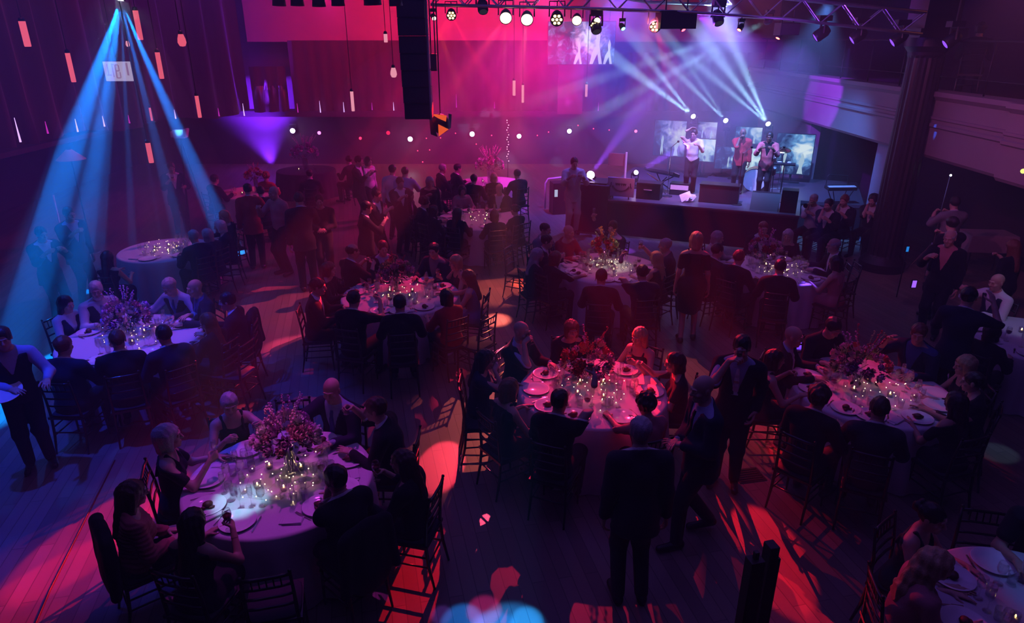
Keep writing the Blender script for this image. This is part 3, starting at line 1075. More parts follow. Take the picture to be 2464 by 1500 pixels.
        S.half(hc_ - hz * (0.135 if top == 'shirt' else 0.165) - fy * 0.01, hz * 0.9 + fy * (0.35 if top == 'shirt' else 0.5))
        S.half(P + V3(0, 0, -0.13), V3(0, 0, -1))
        S.ripple(0.005 if top in ('sweater', 'blouse') else 0.003, 36, 33, 26, loc[1] * 7)
        wear({'shirt': 'shirt', 'sweater': 'sweater', 'tee': 'top', 'blouse': 'blouse'}[top], S, tm)
    elif top in ('dress', 'sleeved_dress'):
        S = bx(); torso(S, 0.010)
        if top == 'sleeved_dress':
            arms(S, 0.012, 0.32)
        S.half(P + sp * 0.425 + fw * 0.05, sp + fw * 0.45)
        if pose == 'sit':
            for g in (1, -1):
                S.cone(hips[g], knees[g] + V3(0, 0, 0), 0.105, 0.075, 0.09)
                S.cone(knees[g], knees[g] * 0.4 + ank[g] * 0.6, 0.074, 0.080, 0.09)
        else:
            for g in (1, -1):
                S.cone(hips[g], knees[g] * 0.96 - V3(0, 0, 0.02), 0.112, 0.098, 0.16)
            S.cone(P, V3(0, 0.01, 0.52), 0.135, 0.12, 0.08)
            S.half(V3(0, 0, 0.47), V3(0, 0, -1))
        for g in (1, -1):
            tp = sho[g] * 0.60 + nb * 0.40 + sp * 0.074
            line = [P + sp * 0.34 + X * 0.085 * g + fw * 0.118, P + sp * 0.43 + X * 0.088 * g + fw * 0.086, tp, P + sp * 0.43 + X * 0.085 * g - fw * 0.085, P + sp * 0.34 + X * 0.085 * g - fw * 0.105]
            for a_, b_ in zip(line[:-1], line[1:]):
                S.cone(a_, b_, 0.015, 0.015, 0.006)
        S.ripple(0.003, 30, 28, 12, loc[0] * 5)
        wear('dress', S, tm)
    if top not in ('dress', 'sleeved_dress'):
        T = bx(0.04); T.egg(P + V3(0, 0, -0.02), (0.168, 0.13, 0.12), None, 0.04); leg(T, 0.017)
        T.half(P + V3(0, 0, 0.09), V3(0, 0, 1))
        T.half(V3(0, 0, 0.05), V3(0, 0, -1))
        wear('trousers', T, cloth_m(legs))
    F = Solid(np.minimum(ank[1], ank[-1]) - V3(0.1, 0.14, 0.1), np.maximum(toes[1], toes[-1]) + V3(0.1, 0.14, 0.1), hg * 0.8)
    for g in (1, -1):
        F.cone(ank[g] + V3(0, -0.045, -0.05), toes[g] + V3(0, 0.02, 0.0), 0.039, 0.036, 0.03).egg(ank[g] + V3(0, -0.01, -0.03), (0.042, 0.06, 0.04), None, 0.03)
    F.half(V3(0, 0, 0.004), V3(0, 0, -1))
    wear('shoes', F, mat('black_leather', (0.018, 0.016, 0.016), 0.35))
    # hair
    if hair != 'bald':
        h2 = hf * 1.15
        Q = Solid(hc_ - V3(0.22, 0.24, 0.46 if hair in ('long', 'wavy') else 0.22), hc_ + V3(0.22, 0.22, 0.19), h2 if lod < 2 else hf)
        e = {'curly': 0.024, 'wavy': 0.014, 'long': 0.012, 'bob': 0.015, 'updo': 0.008, 'short': 0.010, 'balding': 0.006, 'crop': 0.006, 'pony': 0.007}[hair]
        Q.egg(H(0, -0.016, 0.034), (0.076 + e, 0.096 + e, 0.088 + e), Mh, 0.0)
        if hair in ('long', 'wavy'):
            w = 1.0 if hair == 'long' else 1.25
            Q.cone(H(0, -0.055, 0.0), P + sp * 0.33 - fw * 0.105, 0.078 * w, 0.055 * w, 0.05)
            for g in (1, -1):
                Q.cone(H(0.058 * g, -0.015, 0.02), P + sp * 0.36 - fw * 0.03 + X * 0.085 * g, 0.038 * w, 0.034 * w, 0.04)
        elif hair == 'bob':
            Q.cone(H(0, -0.05, 0.0), H(0, -0.055, -0.095), 0.078, 0.072, 0.05)
            for g in (1, -1):
                Q.cone(H(0.066 * g, -0.005, 0.02), H(0.070 * g, 0.012, -0.095), 0.030, 0.028, 0.04)
        elif hair == 'updo':
            for (x, y, z, r) in ((0.02, -0.115, 0.05, 0.040), (-0.022, -0.112, 0.035, 0.036), (0.0, -0.118, 0.01, 0.034), (0.0, -0.10, 0.085, 0.034)):
                Q.egg(H(x, y, z), (r, r, r), Mh, 0.012)
        elif hair == 'pony':
            Q.cone(H(0, -0.10, 0.03), H(0, -0.15, -0.16), 0.034, 0.018, 0.02)
        # the face stays free
        Q.egg(H(0, 0.112, -0.030), (0.070, 0.080, 0.092), Mh, 0.01, cut=True)
        if hair in ('short', 'balding', 'crop', 'curly', 'updo', 'pony'):
            Q.egg(H(0, 0.06, -0.10), (0.11, 0.085, 0.085), Mh, 0.01, cut=True)
            Q.half(H(0, -0.08, -0.055), -hz)
        if hair == 'balding':
            Q.egg(H(0, 0.02, 0.10), (0.085, 0.11, 0.062), Mh, 0.01, cut=True)
        Q.ripple(0.0035 if hair not in ('curly', 'wavy') else 0.008, 120 if hair not in ('curly', 'wavy') else 70, 90, 60, loc[0] * 3)
        wear('hair', Q, hair_m(hc))
    if beard:
        Q = Solid(hc_ - 0.16, hc_ + 0.16, hf * 1.1)
        Q.egg(H(0, 0.035, -0.085), (0.062, 0.062, 0.050), Mh, 0.02)
        Q.egg(H(0, 0.10, -0.045), (0.045, 0.05, 0.026), Mh, 0.006, cut=True)
        Q.ripple(0.002, 120, 110, 90)
        wear('beard', Q, hair_m(hc))
    if glasses and lod < 2:
        mb = MB()
        for g in (1, -1):
            ring = [H(0.033 * g + 0.024 * math.cos(t), 0.112 - 0.004 * abs(math.cos(t)), 0.006 + 0.018 * math.sin(t)) for t in np.linspace(0, 2 * PI, 13)]
            mb.tube(ring, 0.002, 5, False)
            mb.tube([H(0.057 * g, 0.108, 0.008), H(0.078 * g, 0.06, 0.010), H(0.082 * g, -0.01, 0.008)], 0.002, 5)
        mb.tube([H(-0.009, 0.113, 0.008), H(0.009, 0.113, 0.008)], 0.002, 5)
        mb.build('glasses', BLACKM, root)
    mw = Matrix.Translation(root.location) @ Matrix.Rotation(rz, 4, 'Z') @ Matrix.Scale(s, 4)
    gp = {g: mw @ Vector(grips[g]) for g in (1, -1)}
    PEOPLE.append((root, label))
    return root, gp, rz
# ---------------------------------------------------------------- banquet furniture and tableware
WOODB = mat('black_lacquer', (0.022, 0.016, 0.016), 0.28, vary=0.25, coat=0.3)
CUSH = mat('cushion_cloth', (0.03, 0.028, 0.035), 0.85)
LINEN = mat('white_linen', (0.66, 0.64, 0.67), 0.8, vary=0.05, scale=60, bump=0.08)
CHINA = mat('white_china', (0.88, 0.88, 0.88), 0.14, vary=0.03)
STEEL = mat('polished_steel', (0.75, 0.74, 0.73), 0.18, 1.0)
GLASS = glassy('clear_glass')
CRYST = glassy('cut_crystal', (0.97, 0.98, 1.0), 0.12)
WINE = mat('red_wine', (0.12, 0.004, 0.012), 0.1)
WAX = mat('candle_wax', (0.8, 0.7, 0.55), 0.6)
FLAME = glow('candle_flame', (1.0, 0.62, 0.20), 14)
FOOD = mat('dark_dessert', (0.10, 0.03, 0.02), 0.5, vary=0.5, scale=60)
LEAFM = mat('leaf_green', (0.035, 0.085, 0.03), 0.55, vary=0.5, scale=30)
PETAL = {'pink': mat('pink_petals', (0.80, 0.36, 0.50), 0.6, vary=0.2), 'mauve': mat('mauve_petals', (0.62, 0.30, 0.62), 0.6, vary=0.2), 'white': mat('white_petals', (0.8, 0.74, 0.70), 0.6, vary=0.1),
         'red': mat('red_petals', (0.55, 0.04, 0.07), 0.6, vary=0.25), 'orange': mat('orange_petals', (0.75, 0.24, 0.05), 0.6, vary=0.2), 'green': mat('pale_green_petals', (0.40, 0.52, 0.22), 0.6, vary=0.2)}


def chair_meshes():
    r = 0.013
    M = {}
    for k, g in (('leg_a', 1), ('leg_b', -1)):
        M[k] = MB().tube([(0.185 * g, 0.19, 0), (0.182 * g, 0.185, 0.20), (0.18 * g, 0.18, 0.445)], [0.010, 0.014, 0.015], 8).tube([(0.182 * g, 0.185, 0.36), (0.182 * g, 0.185, 0.375)], 0.018, 8).mesh('leg', WOODB, True)
    for k, g in (('post_a', 1), ('post_b', -1)):
        M[k] = MB().tube([(0.185 * g, -0.25, 0), (0.180 * g, -0.205, 0.22), (0.175 * g, -0.185, 0.45), (0.172 * g, -0.20, 0.68), (0.168 * g, -0.235, 0.92)], [0.011, 0.015, 0.016, 0.014, 0.011], 8).ball((0.168 * g, -0.237, 0.93), 0.015, 8, 5).mesh('back_post', WOODB, True)
    M['seat'] = MB().box((0, 0, 0.44), (0.41, 0.41, 0.028)).mesh('seat', WOODB)
    vs, n = [], 28
    b = MB()
    prof = [(0.0, 0.0), (0.96, 0.0), (1.0, 0.018), (0.95, 0.036), (0.0, 0.040)]
    for q, z in prof:
        for i in range(n):
            t = 2 * PI * i / n
            c, s_ = math.cos(t), math.sin(t)
            e = (abs(c) ** 5 + abs(s_) ** 5) ** (-0.2)
            vs.append((0.2 * q * c * e, 0.2 * q * s_ * e, 0.452 + z * 0.6))
    b.add(vs, [(i * n + k, i * n + (k + 1) % n, (i + 1) * n + (k + 1) % n, (i + 1) * n + k) for i in range(4) for k in range(n)])
    M['cushion'] = b.mesh('cushion', CUSH, True)
    bk = lambda z: -0.185 - 0.05 * max(0, (z - 0.45) / 0.47) ** 1.5
    for i, z in enumerate((0.60, 0.70, 0.80, 0.90)):
        M['rail%d' % i] = MB().tube([(-0.172, bk(z), z), (-0.09, bk(z) - 0.012, z), (0.09, bk(z) - 0.012, z), (0.172, bk(z), z)], 0.011 if i < 3 else 0.014, 8).mesh('back_rail', WOODB, True)
    for i in range(5):
        x = -0.10 + 0.05 * i
        M['spin%d' % i] = MB().tube([(x, bk(0.80) - 0.010, 0.80), (x, bk(0.90) - 0.010, 0.90)], 0.006, 6).mesh('spindle', WOODB, True)
    for i, (a, c) in enumerate((((0.183, 0.187, 0.24), (-0.183, 0.187, 0.24)), ((0.18, -0.205, 0.26), (-0.18, -0.205, 0.26)), ((0.183, 0.187, 0.22), (0.18, -0.21, 0.22)), ((-0.183, 0.187, 0.22), (-0.18, -0.21, 0.22)), ((0.182, 0.187, 0.32), (0.18, -0.20, 0.32)), ((-0.182, 0.187, 0.32), (-0.18, -0.20, 0.32)))):
        M['str%d' % i] = MB().tube([a, c], 0.009, 6).mesh('stretcher', WOODB, True)
    return M


CH = chair_meshes()
PARTNAME = {'l': 'leg', 'p': 'back_post', 'se': 'seat', 'c': 'cushion', 'r': 'back_rail', 'sp': 'spindle', 'st': 'stretcher'}
CHAIR0 = None


def chair(x, y, rz, label, group='black ladder-back banquet chairs', lean=0.0):
    global CHAIR0
    if CHAIR0 is None:
        o = CHAIR0 = thing('banquet_chair', label, 'chair', (x, y, 0), rz, group)
        for k, me in CH.items():
            inst(PARTNAME.get(k[:2]) or PARTNAME[k[0]], me, (0, 0, 0), parent=o)
    else:
        o = copy_tree(CHAIR0)
        put(o, (x, y, 0), rz, label, group)
    o.rotation_euler = (lean, 0, rz)
    o.scale = (GS, GS, GS)
    return o


# glassware shares its meshes
ME = {
    'wine': MB().lathe([(0, 0.002), (0.034, 0.001), (0.034, 0.004), (0.006, 0.010), (0.0045, 0.02), (0.004, 0.085), (0.010, 0.095), (0.030, 0.115), (0.039, 0.145), (0.036, 0.185), (0.031, 0.205), (0.0295, 0.205), (0.034, 0.18), (0.0365, 0.145), (0.028, 0.118), (0.0, 0.102)], n=16).mesh('wine_glass', GLASS, True),
    'flute': MB().lathe([(0, 0.002), (0.030, 0.001), (0.030, 0.004), (0.005, 0.010), (0.004, 0.09), (0.014, 0.105), (0.024, 0.14), (0.026, 0.18), (0.023, 0.225), (0.0215, 0.225), (0.024, 0.18), (0.022, 0.14), (0.0, 0.108)], n=14).mesh('champagne_flute', GLASS, True),
    'tumbler': MB().lathe([(0, 0.004), (0.028, 0.0), (0.031, 0.004), (0.037, 0.10), (0.035, 0.10), (0.030, 0.012), (0, 0.010)], n=16).mesh('water_tumbler', CRYST, True),
    'winefill': MB().lathe([(0, 0.103), (0.027, 0.119), (0.0355, 0.145), (0.0355, 0.148), (0, 0.148)], n=14).mesh('red_wine', WINE, True),
    'plate': MB().lathe([(0, 0.006), (0.095, 0.006), (0.108, 0.012), (0.155, 0.024), (0.160, 0.024), (0.162, 0.021), (0.110, 0.004), (0.08, 0.0), (0, 0.0)], n=40).mesh('dinner_plate', CHINA, True),
    'side': MB().lathe([(0, 0.005), (0.055, 0.005), (0.088, 0.014), (0.090, 0.012), (0.055, 0.0), (0, 0.0)], n=28).mesh('side_plate', CHINA, True),
    'knife': MB().box((0, -0.05, 0.004), (0.014, 0.10, 0.007)).add([(-0.009, 0, 0.005), (0.009, 0, 0.005), (0.008, 0.09, 0.004), (-0.004, 0.12, 0.004), (-0.009, 0.08, 0.004), (-0.009, 0, 0.002), (0.009, 0, 0.002), (0.008, 0.09, 0.002), (-0.004, 0.12, 0.002), (-0.009, 0.08, 0.002)], [(0, 1, 2, 3, 4), (9, 8, 7, 6, 5), (0, 5, 6, 1), (1, 6, 7, 2), (2, 7, 8, 3), (3, 8, 9, 4), (4, 9, 5, 0)]).mesh('table_knife', STEEL),
    'fork': MB().box((0, -0.05, 0.004), (0.010, 0.11, 0.005)).box((0, 0.02, 0.006), (0.022, 0.035, 0.003)).box((-0.0085, 0.06, 0.006), (0.0035, 0.05, 0.003)).box((-0.0028, 0.06, 0.006), (0.0035, 0.05, 0.003)).box((0.0028, 0.06, 0.006), (0.0035, 0.05, 0.003)).box((0.0085, 0.06, 0.006), (0.0035, 0.05, 0.003)).mesh('table_fork', STEEL),
    'napkin': MB().box((0, 0, 0.006), (0.11, 0.20, 0.008), taper=0.94).box((0.012, 0.01, 0.014), (0.09, 0.17, 0.008), Matrix.Rotation(0.12, 3, 'Z'), taper=0.94).mesh('folded_napkin', LINEN),
    'votive': MB().lathe([(0, 0.004), (0.030, 0), (0.034, 0.004), (0.037, 0.07), (0.034, 0.07), (0.031, 0.008), (0, 0.008)], n=16).mesh('votive_cup', CRYST, True),
    'wax': MB().lathe([(0, 0.008), (0.028, 0.008), (0.028, 0.030), (0, 0.030)], n=14).mesh('wax', WAX, True),
    'flame': MB().ball((0, 0, 0.045), (0.007, 0.007, 0.016), 8, 6).mesh('flame', FLAME, True),
    'bottle': MB().lathe([(0, 0.004), (0.036, 0), (0.038, 0.006), (0.038, 0.19), (0.016, 0.235), (0.014, 0.30), (0.016, 0.305), (0.016, 0.32), (0, 0.32)], n=18).mesh('wine_bottle', mat('bottle_glass', (0.012, 0.03, 0.016), 0.12, coat=0.5), True),
    'steak': MB().ball((0, 0, 0.024), (0.048, 0.040, 0.030), 10, 6).ball((0.045, 0.02, 0.015), (0.022, 0.02, 0.015), 8, 5).ball((-0.02, 0.045, 0.012), (0.03, 0.014, 0.010), 8, 5).mesh('dessert_portion', FOOD, True),
    'card': MB().box((0, 0, 0.003), (0.12, 0.19, 0.002)).mesh('menu_card', mat('menu_paper', (0.7, 0.68, 0.66), 0.7)),
}


def petal_ball(n=9, seed=1):
    rr = random.Random(seed)
    b = MB().ball((0, 0, 0.0), (0.018, 0.018, 0.02), 8, 5)
    for ring, (cnt, tilt, L, w) in enumerate(((5, 0.35, 0.030, 0.020), (7, 0.8, 0.038, 0.024), (8, 1.3, 0.042, 0.026))):
        for i in range(cnt):
            t = 2 * PI * i / cnt + ring * 0.5 + rr.uniform(-.15, .15)
            M = Matrix.Rotation(t, 3, 'Z') @ Matrix.Rotation(tilt + rr.uniform(-.1, .1), 3, 'Y')
            pts = [(0, -w * 0.4, 0), (0, w * 0.4, 0), (0.006, -w * 0.5, L * 0.55), (0.006, w * 0.5, L * 0.55), (-0.004, -w * 0.3, L), (-0.004, w * 0.3, L), (0.010, 0, 0), (0.016, 0, L * 0.55), (0.003, 0, L * 1.06)]
            vs = [M @ Vector(p) for p in pts]
            b.add(vs, [(0, 6, 7, 2), (6, 1, 3, 7), (2, 7, 8, 4), (7, 3, 5, 8)])
    return b


BLOOM = {k: petal_ball(seed=i).mesh('blossom', m, True) for i, (k, m) in enumerate(PETAL.items())}


def leaf_mass(rr, rad, n, zc, flat=0.7):
    b = MB()
    for _ in range(n):
        u, t = rr.uniform(-0.6, 1), rr.uniform(0, 2 * PI)
        q = math.sqrt(max(0, 1 - u * u))
        p = Vector((q * math.cos(t), q * math.sin(t), u * flat)) * rad * rr.uniform(0.7, 1.05)
        d = (p.normalized() + Vector((rr.uniform(-.5, .5), rr.uniform(-.5, .5), rr.uniform(-.4, .4)))).normalized()
        s_ = d.cross(Vector((0, 0, 1))).normalized()
        L, w = rr.uniform(0.05, 0.09), rr.uniform(0.012, 0.022)
        p = p + Vector((0, 0, zc))
        k = d.cross(s_) * 0.012
        b.add([p, p + d * L * 0.5 + s_ * w + k, p + d * L, p + d * L * 0.5 - s_ * w + k, p + d * L * 0.5], [(0, 1, 4), (1, 2, 4), (2, 3, 4), (3, 0, 4)])
    return b


def bouquet(x, y, z, label, rad, lift, colours, seed, blooms=22, vase='tall', sprigs=10, flat=0.65, leaves=120):
    """flowers in a vase: vase, water-clear stems, foliage and every blossom"""
    rr = random.Random(seed)
    o = thing('floral_centrepiece', label, 'flowers', (x, y, z), rr.uniform(0, 6), None)
    vr = {'tall': 0.055, 'bowl': 0.10, 'cylinder': 0.09, 'crystal': 0.06}[vase]
    if vase == 'bowl':
        MB().lathe([(0, 0.004), (0.05, 0), (0.085, 0.03), (0.10, 0.08), (0.092, lift), (0.086, lift), (0.094, 0.08), (0.08, 0.034), (0, 0.012)], n=20).build('vase', CRYST, o, True)
    else:
        MB().lathe([(0, 0.004), (vr * 0.9, 0), (vr, 0.006), (vr, lift), (vr * 0.93, lift), (vr * 0.93, 0.014), (0, 0.014)], n=20).build('vase', CRYST, o, True)
    st = MB()
    for i in range(8):
        t = 2 * PI * i / 8
        st.tube([(0.4 * vr * math.cos(t), 0.4 * vr * math.sin(t), 0.02), (0.7 * vr * math.cos(t + 1), 0.7 * vr * math.sin(t + 1), lift), (rad * 0.5 * math.cos(t), rad * 0.5 * math.sin(t), lift + rad * 0.3)], 0.004, 5)
    st.build('stems', LEAFM, o, True)
    zc = lift + rad * 0.42
    leaf_mass(rr, rad, leaves, zc, flat).build('foliage', LEAFM, o)
    for i in range(blooms):
        u = -0.25 + 1.2 * (i + 0.5) / blooms
        t = i * 2.39996 + rr.uniform(-.3, .3)
        q = math.sqrt(max(0, 1 - min(1, u) ** 2))
        p = Vector((q * math.cos(t), q * math.sin(t), min(1, u) * flat)) * rad * rr.uniform(0.82, 1.08) + Vector((0, 0, zc))
        nrm_ = (p - Vector((0, 0, zc - 0.05))).normalized()
        c = rr.choice(colours)
        inst('blossom', BLOOM[c], p, parent=o, rot=nrm_.to_track_quat('Z', 'Y').to_euler(), scale=rr.uniform(1.0, 1.8) * (rad / 0.24) ** 0.5)
    for i in range(sprigs):
        t = rr.uniform(0, 2 * PI)
        d = Vector((math.cos(t) * rr.uniform(.2, .8), math.sin(t) * rr.uniform(.2, .8), 1)).normalized()
        p0, p1 = Vector((0, 0, zc)) + d * rad * 0.5, Vector((0, 0, zc)) + d * rad * rr.uniform(1.25, 1.6)
        b = MB().tube([p0, p1], 0.003, 5)
        for j in range(7):
            q = p0.lerp(p1, 0.4 + 0.1 * j)
            b.ball(q + Vector((rr.uniform(-.015, .015), rr.uniform(-.015, .015), 0)), rr.uniform(0.008, 0.014), 6, 4)
        b.build('sprig', PETAL[rr.choice(colours)], o, True)
    return o


def cloth_mesh(R, seed, m=None):
    rr = random.Random(seed)
    n = 144
    prof = [(0, 0.765), (0.5, 0.765), (0.97, 0.765), (1.0, 0.760), (1.012, 0.740), (1.02, 0.6), (1.03, 0.4), (1.045, 0.2), (1.05, 0.012)]
    fold = [(rr.uniform(0, 6.28), k) for k in (9, 14, 23)]
    vs, fs = [], []
    for j, (q, z) in enumerate(prof):
        dr = max(0, (0.74 - z) / 0.74)
        for i in range(n):
            t = 2 * PI * i / n
            w = sum(math.sin(k * t + p + 0.3 * math.sin(2 * t + p)) for p, k in fold) / 3
            r = R * q + dr * (0.075 * w + 0.03)
            vs.append((r * math.cos(t), r * math.sin(t), z))
    for j in range(len(prof) - 1):
        for i in range(n):
            k = (i + 1) % n
            fs.append((j * n + i, j * n + k, (j + 1) * n + k, (j + 1) * n + i))
    return MB().add(vs, [tuple(reversed(f)) for f in fs]).mesh('tablecloth', m or LINEN, True)


TABLES = {}


def table(key, c, R, phrase, dark=False):
    x, y = c[0] * 0.987, c[1] * 0.987
    t = thing('banquet_table', 'round banquet table hidden under a floor-length cloth: ' + phrase, 'table', (x, y, 0))
    MB().lathe([(0, 0.735), (R - 0.03, 0.735), (R - 0.02, 0.745), (R - 0.03, 0.755), (0, 0.755)], n=48).build('table_top', WOODB, t)
    for i in range(4):
        a = PI / 4 + i * PI / 2
        MB().tube([(R * 0.6 * math.cos(a), R * 0.6 * math.sin(a), 0), (R * 0.55 * math.cos(a), R * 0.55 * math.sin(a), 0.74)], 0.018, 8).build('leg', BLACKM, t)
    t.scale = (1, 1, GS)
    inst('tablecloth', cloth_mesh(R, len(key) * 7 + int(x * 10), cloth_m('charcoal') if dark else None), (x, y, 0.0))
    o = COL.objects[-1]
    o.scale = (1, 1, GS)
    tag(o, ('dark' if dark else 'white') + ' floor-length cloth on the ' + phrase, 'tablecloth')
    TABLES[key] = (Vector((x, y)), R, phrase)


def ware(key, seats, rich=1.0, seed=0, votives=4, fills=True, food=True):
    """what lies on one table"""
    c, R, ph = TABLES[key]
    rr = random.Random(seed + 91)
    Z = 0.767 * GS
    seats = list(seats)

    def lay(nm, k, r, a, rz, label, cat, group, z=Z):
        return tag(inst(nm, ME[k], (c.x + r * math.cos(a), c.y + r * math.sin(a), z), rz), label, cat, group)
    for a in seats:
        w = lambda s_: a + s_ / (R - 0.2)
        j = rr.uniform(-.02, .02)
        if rr.random() < rich:
            lay('dinner_plate', 'plate', R - 0.20, w(j), 0, 'white china dinner plate on the ' + ph, 'plate', 'dinner plates on the ' + ph)
            if food and rr.random() < 0.75:
                lay('dessert_portion', 'steak', R - 0.20, w(j), rr.uniform(0, 6), 'dark dessert portion on a white plate on the ' + ph, 'food', 'desserts on the ' + ph, Z + 0.007)
            lay('table_knife', 'knife', R - 0.19, w(j + 0.175), a + PI / 2 + rr.uniform(-.2, .2), 'steel table knife beside a plate on the ' + ph, 'knife', 'knives on the ' + ph)
            lay('table_fork', 'fork', R - 0.19, w(j - 0.175), a + PI / 2 + rr.uniform(-.2, .2), 'steel table fork beside a plate on the ' + ph, 'fork', 'forks on the ' + ph)
        if rr.random() < 0.45 * rich:
            lay('folded_napkin', 'napkin', R - 0.17, w(j - 0.27), a + rr.uniform(-1, 1), 'folded white napkin on the ' + ph, 'napkin', 'napkins on the ' + ph)
        for (dr, ds, k, nm) in ((0.40, 0.11, 'wine', 'wine_glass'), (0.43, -0.03, 'tumbler', 'water_tumbler'), (0.38, -0.15, 'flute', 'champagne_flute')):
            if rr.random() < 0.85:
                what = {'wine': 'clear stemmed wine glass', 'tumbler': 'clear water tumbler', 'flute': 'slim clear champagne flute'}[k]
                g = lay(nm, k, R - dr + rr.uniform(-.05, .03), w(ds + rr.uniform(-.04, .04)), 0, what + ' standing on the ' + ph, 'glass', nm.replace('_', ' ') + 's on the ' + ph)
                if k == 'wine' and fills and rr.random() < 0.45:
                    inst('red_wine', ME['winefill'], (0, 0, 0), parent=g)
    for i in range(votives):
        a = 2 * PI * (i + 0.5) / votives + rr.uniform(-.3, .3)
        g = thing('votive_candle', 'lit votive candle in a crystal cup on the ' + ph, 'candle', (c.x + 0.22 * math.cos(a), c.y + 0.22 * math.sin(a), Z), 0, 'votive candles on the ' + ph)
        inst('votive_cup', ME['votive'], (0, 0, 0), parent=g)
        inst('wax', ME['wax'], (0, 0, 0), parent=g)
        inst('flame', ME['flame'], (0, 0, 0), parent=g)


def draped_jacket(ch, label, col='black'):
    """a suit jacket hung over a chair back"""
    S = Solid((-.32, -.40, .30), (.32, -.05, 1.06), .014)
    S.cone((-.17, -.235, .925), (.17, -.235, .925), .042, .042, .03).egg((0, -.235, .70), (.235, .062, .30), None, .05).egg((0, -.25, .50), (.225, .06, .20), None, .06)
    for g in (1, -1):
        S.cone((.20 * g, -.24, .90), (.245 * g, -.27, .45), .050, .040, .03)
    S.ripple(.004, 34, 20, 18, ch.location.x)
    o = bpy.data.objects.new('suit_jacket', np_mesh('suit_jacket', [S.skin()], cloth_m(col)))
    COL.objects.link(o)
    o.location, o.rotation_euler, o.scale = ch.location, ch.rotation_euler, ch.scale
    return tag(o, label, 'jacket')
# ---------------------------------------------------------------- stage and show equipment
SA, SU, SV = Vector((2.05, 17.3)), Vector((0.926, -0.378)), Vector((0.378, 0.926))
STZ = 0.9
SRZ = math.atan2(SU.y, SU.x)


def st(u, v, z=STZ):
    q = SA + SU * u + SV * v
    return Vector((q.x, q.y, z))


def on_stage(px, py, v):
    """the point a pixel shows on the upright plane v metres behind the stage front"""
    d = ray(px, py)
    k = (SA + SV * v).dot(SV) / (d.x * SV.x + d.y * SV.y)
    return d * k + Vector((0, 0, CAM_H))


DECK = mat('stage_deck', (0.10, 0.08, 0.11), 0.35)
SKIRT = mat('stage_skirt', (0.035, 0.02, 0.035), 0.85)
t = thing('stage_platform', 'low black-skirted stage platform carrying the band and screens', 'stage', (SA.x, SA.y, 0), SRZ)
MB().box((2.475, 0.85, 0.86), (4.95, 1.7, 0.08)).box((3.2, 3.25, 0.86), (6.4, 3.1, 0.08)).build('stage_deck', DECK, t)
MB().box((2.475, 0.87, 0.41), (4.89, 1.66, 0.82)).box((3.2, 3.24, 0.41), (6.34, 3.06, 0.82)).build('stage_skirt', SKIRT, t)
MB().box((2.475, 0.0, 0.885), (4.97, 0.03, 0.035)).build('edge_trim', mat('edge_alloy', (0.5, 0.45, 0.5), 0.4, 0.8), t)


def screen_mat(name, seed, tint, power):
    """moving picture on an LED panel: pale figures and glare on blue"""
    m = bpy.data.materials.new(name)
    m.use_nodes = True
    n, l = m.node_tree.nodes, m.node_tree.links
    n.clear()
    o = n.new('ShaderNodeOutputMaterial')
    e = n.new('ShaderNodeEmission')
    tc = n.new('ShaderNodeTexCoord')
    mp = n.new('ShaderNodeMapping')
    mp.inputs['Location'].default_value = (seed * 3.7, seed * 1.3, seed)
    l.new(tc.outputs['Object'], mp.inputs['Vector'])
    nz = n.new('ShaderNodeTexNoise')
    nz.inputs['Scale'].default_value = 3.2
    nz.inputs['Detail'].default_value = 5
    nz.inputs['Distortion'].default_value = 1.4
    l.new(mp.outputs[0], nz.inputs['Vector'])
    gr = n.new('ShaderNodeVectorMath')
    gr.operation = 'DISTANCE'
    gr.inputs[1].default_value = (0.26, 0, 0.16)
    l.new(tc.outputs['Object'], gr.inputs[0])
    mr = n.new('ShaderNodeMapRange')
    mr.inputs['From Min'].default_value = 0.0
    mr.inputs['From Max'].default_value = 0.75
    mr.inputs['To Min'].default_value = 0.42
    mr.inputs['To Max'].default_value = -0.08
    l.new(gr.outputs['Value'], mr.inputs['Value'])
    ad = n.new('ShaderNodeMath')
    l.new(nz.outputs['Fac'], ad.inputs[0])
    l.new(mr.outputs[0], ad.inputs[1])
    rp = n.new('ShaderNodeValToRGB')
    el = rp.color_ramp.elements
    el[0].position, el[0].color = 0.42, (0.015, 0.03, 0.12, 1)
    el[1].position, el[1].color = 0.95, (0.80, 0.95, 1.0, 1)
    q = el.new(0.58); q.color = (0.07, 0.16, 0.42, 1)
    q = el.new(0.72); q.color = (tint[0], tint[1], tint[2], 1)
    l.new(ad.outputs[0], rp.inputs[0])
    l.new(rp.outputs[0], e.inputs[0])
    e.inputs[1].default_value = power
    l.new(e.outputs[0], o.inputs[0])
    m.cycles.emission_sampling = 'NONE'
    return m


FIG = glow('screen_figures', (0.55, 0.78, 0.95), 0.85)


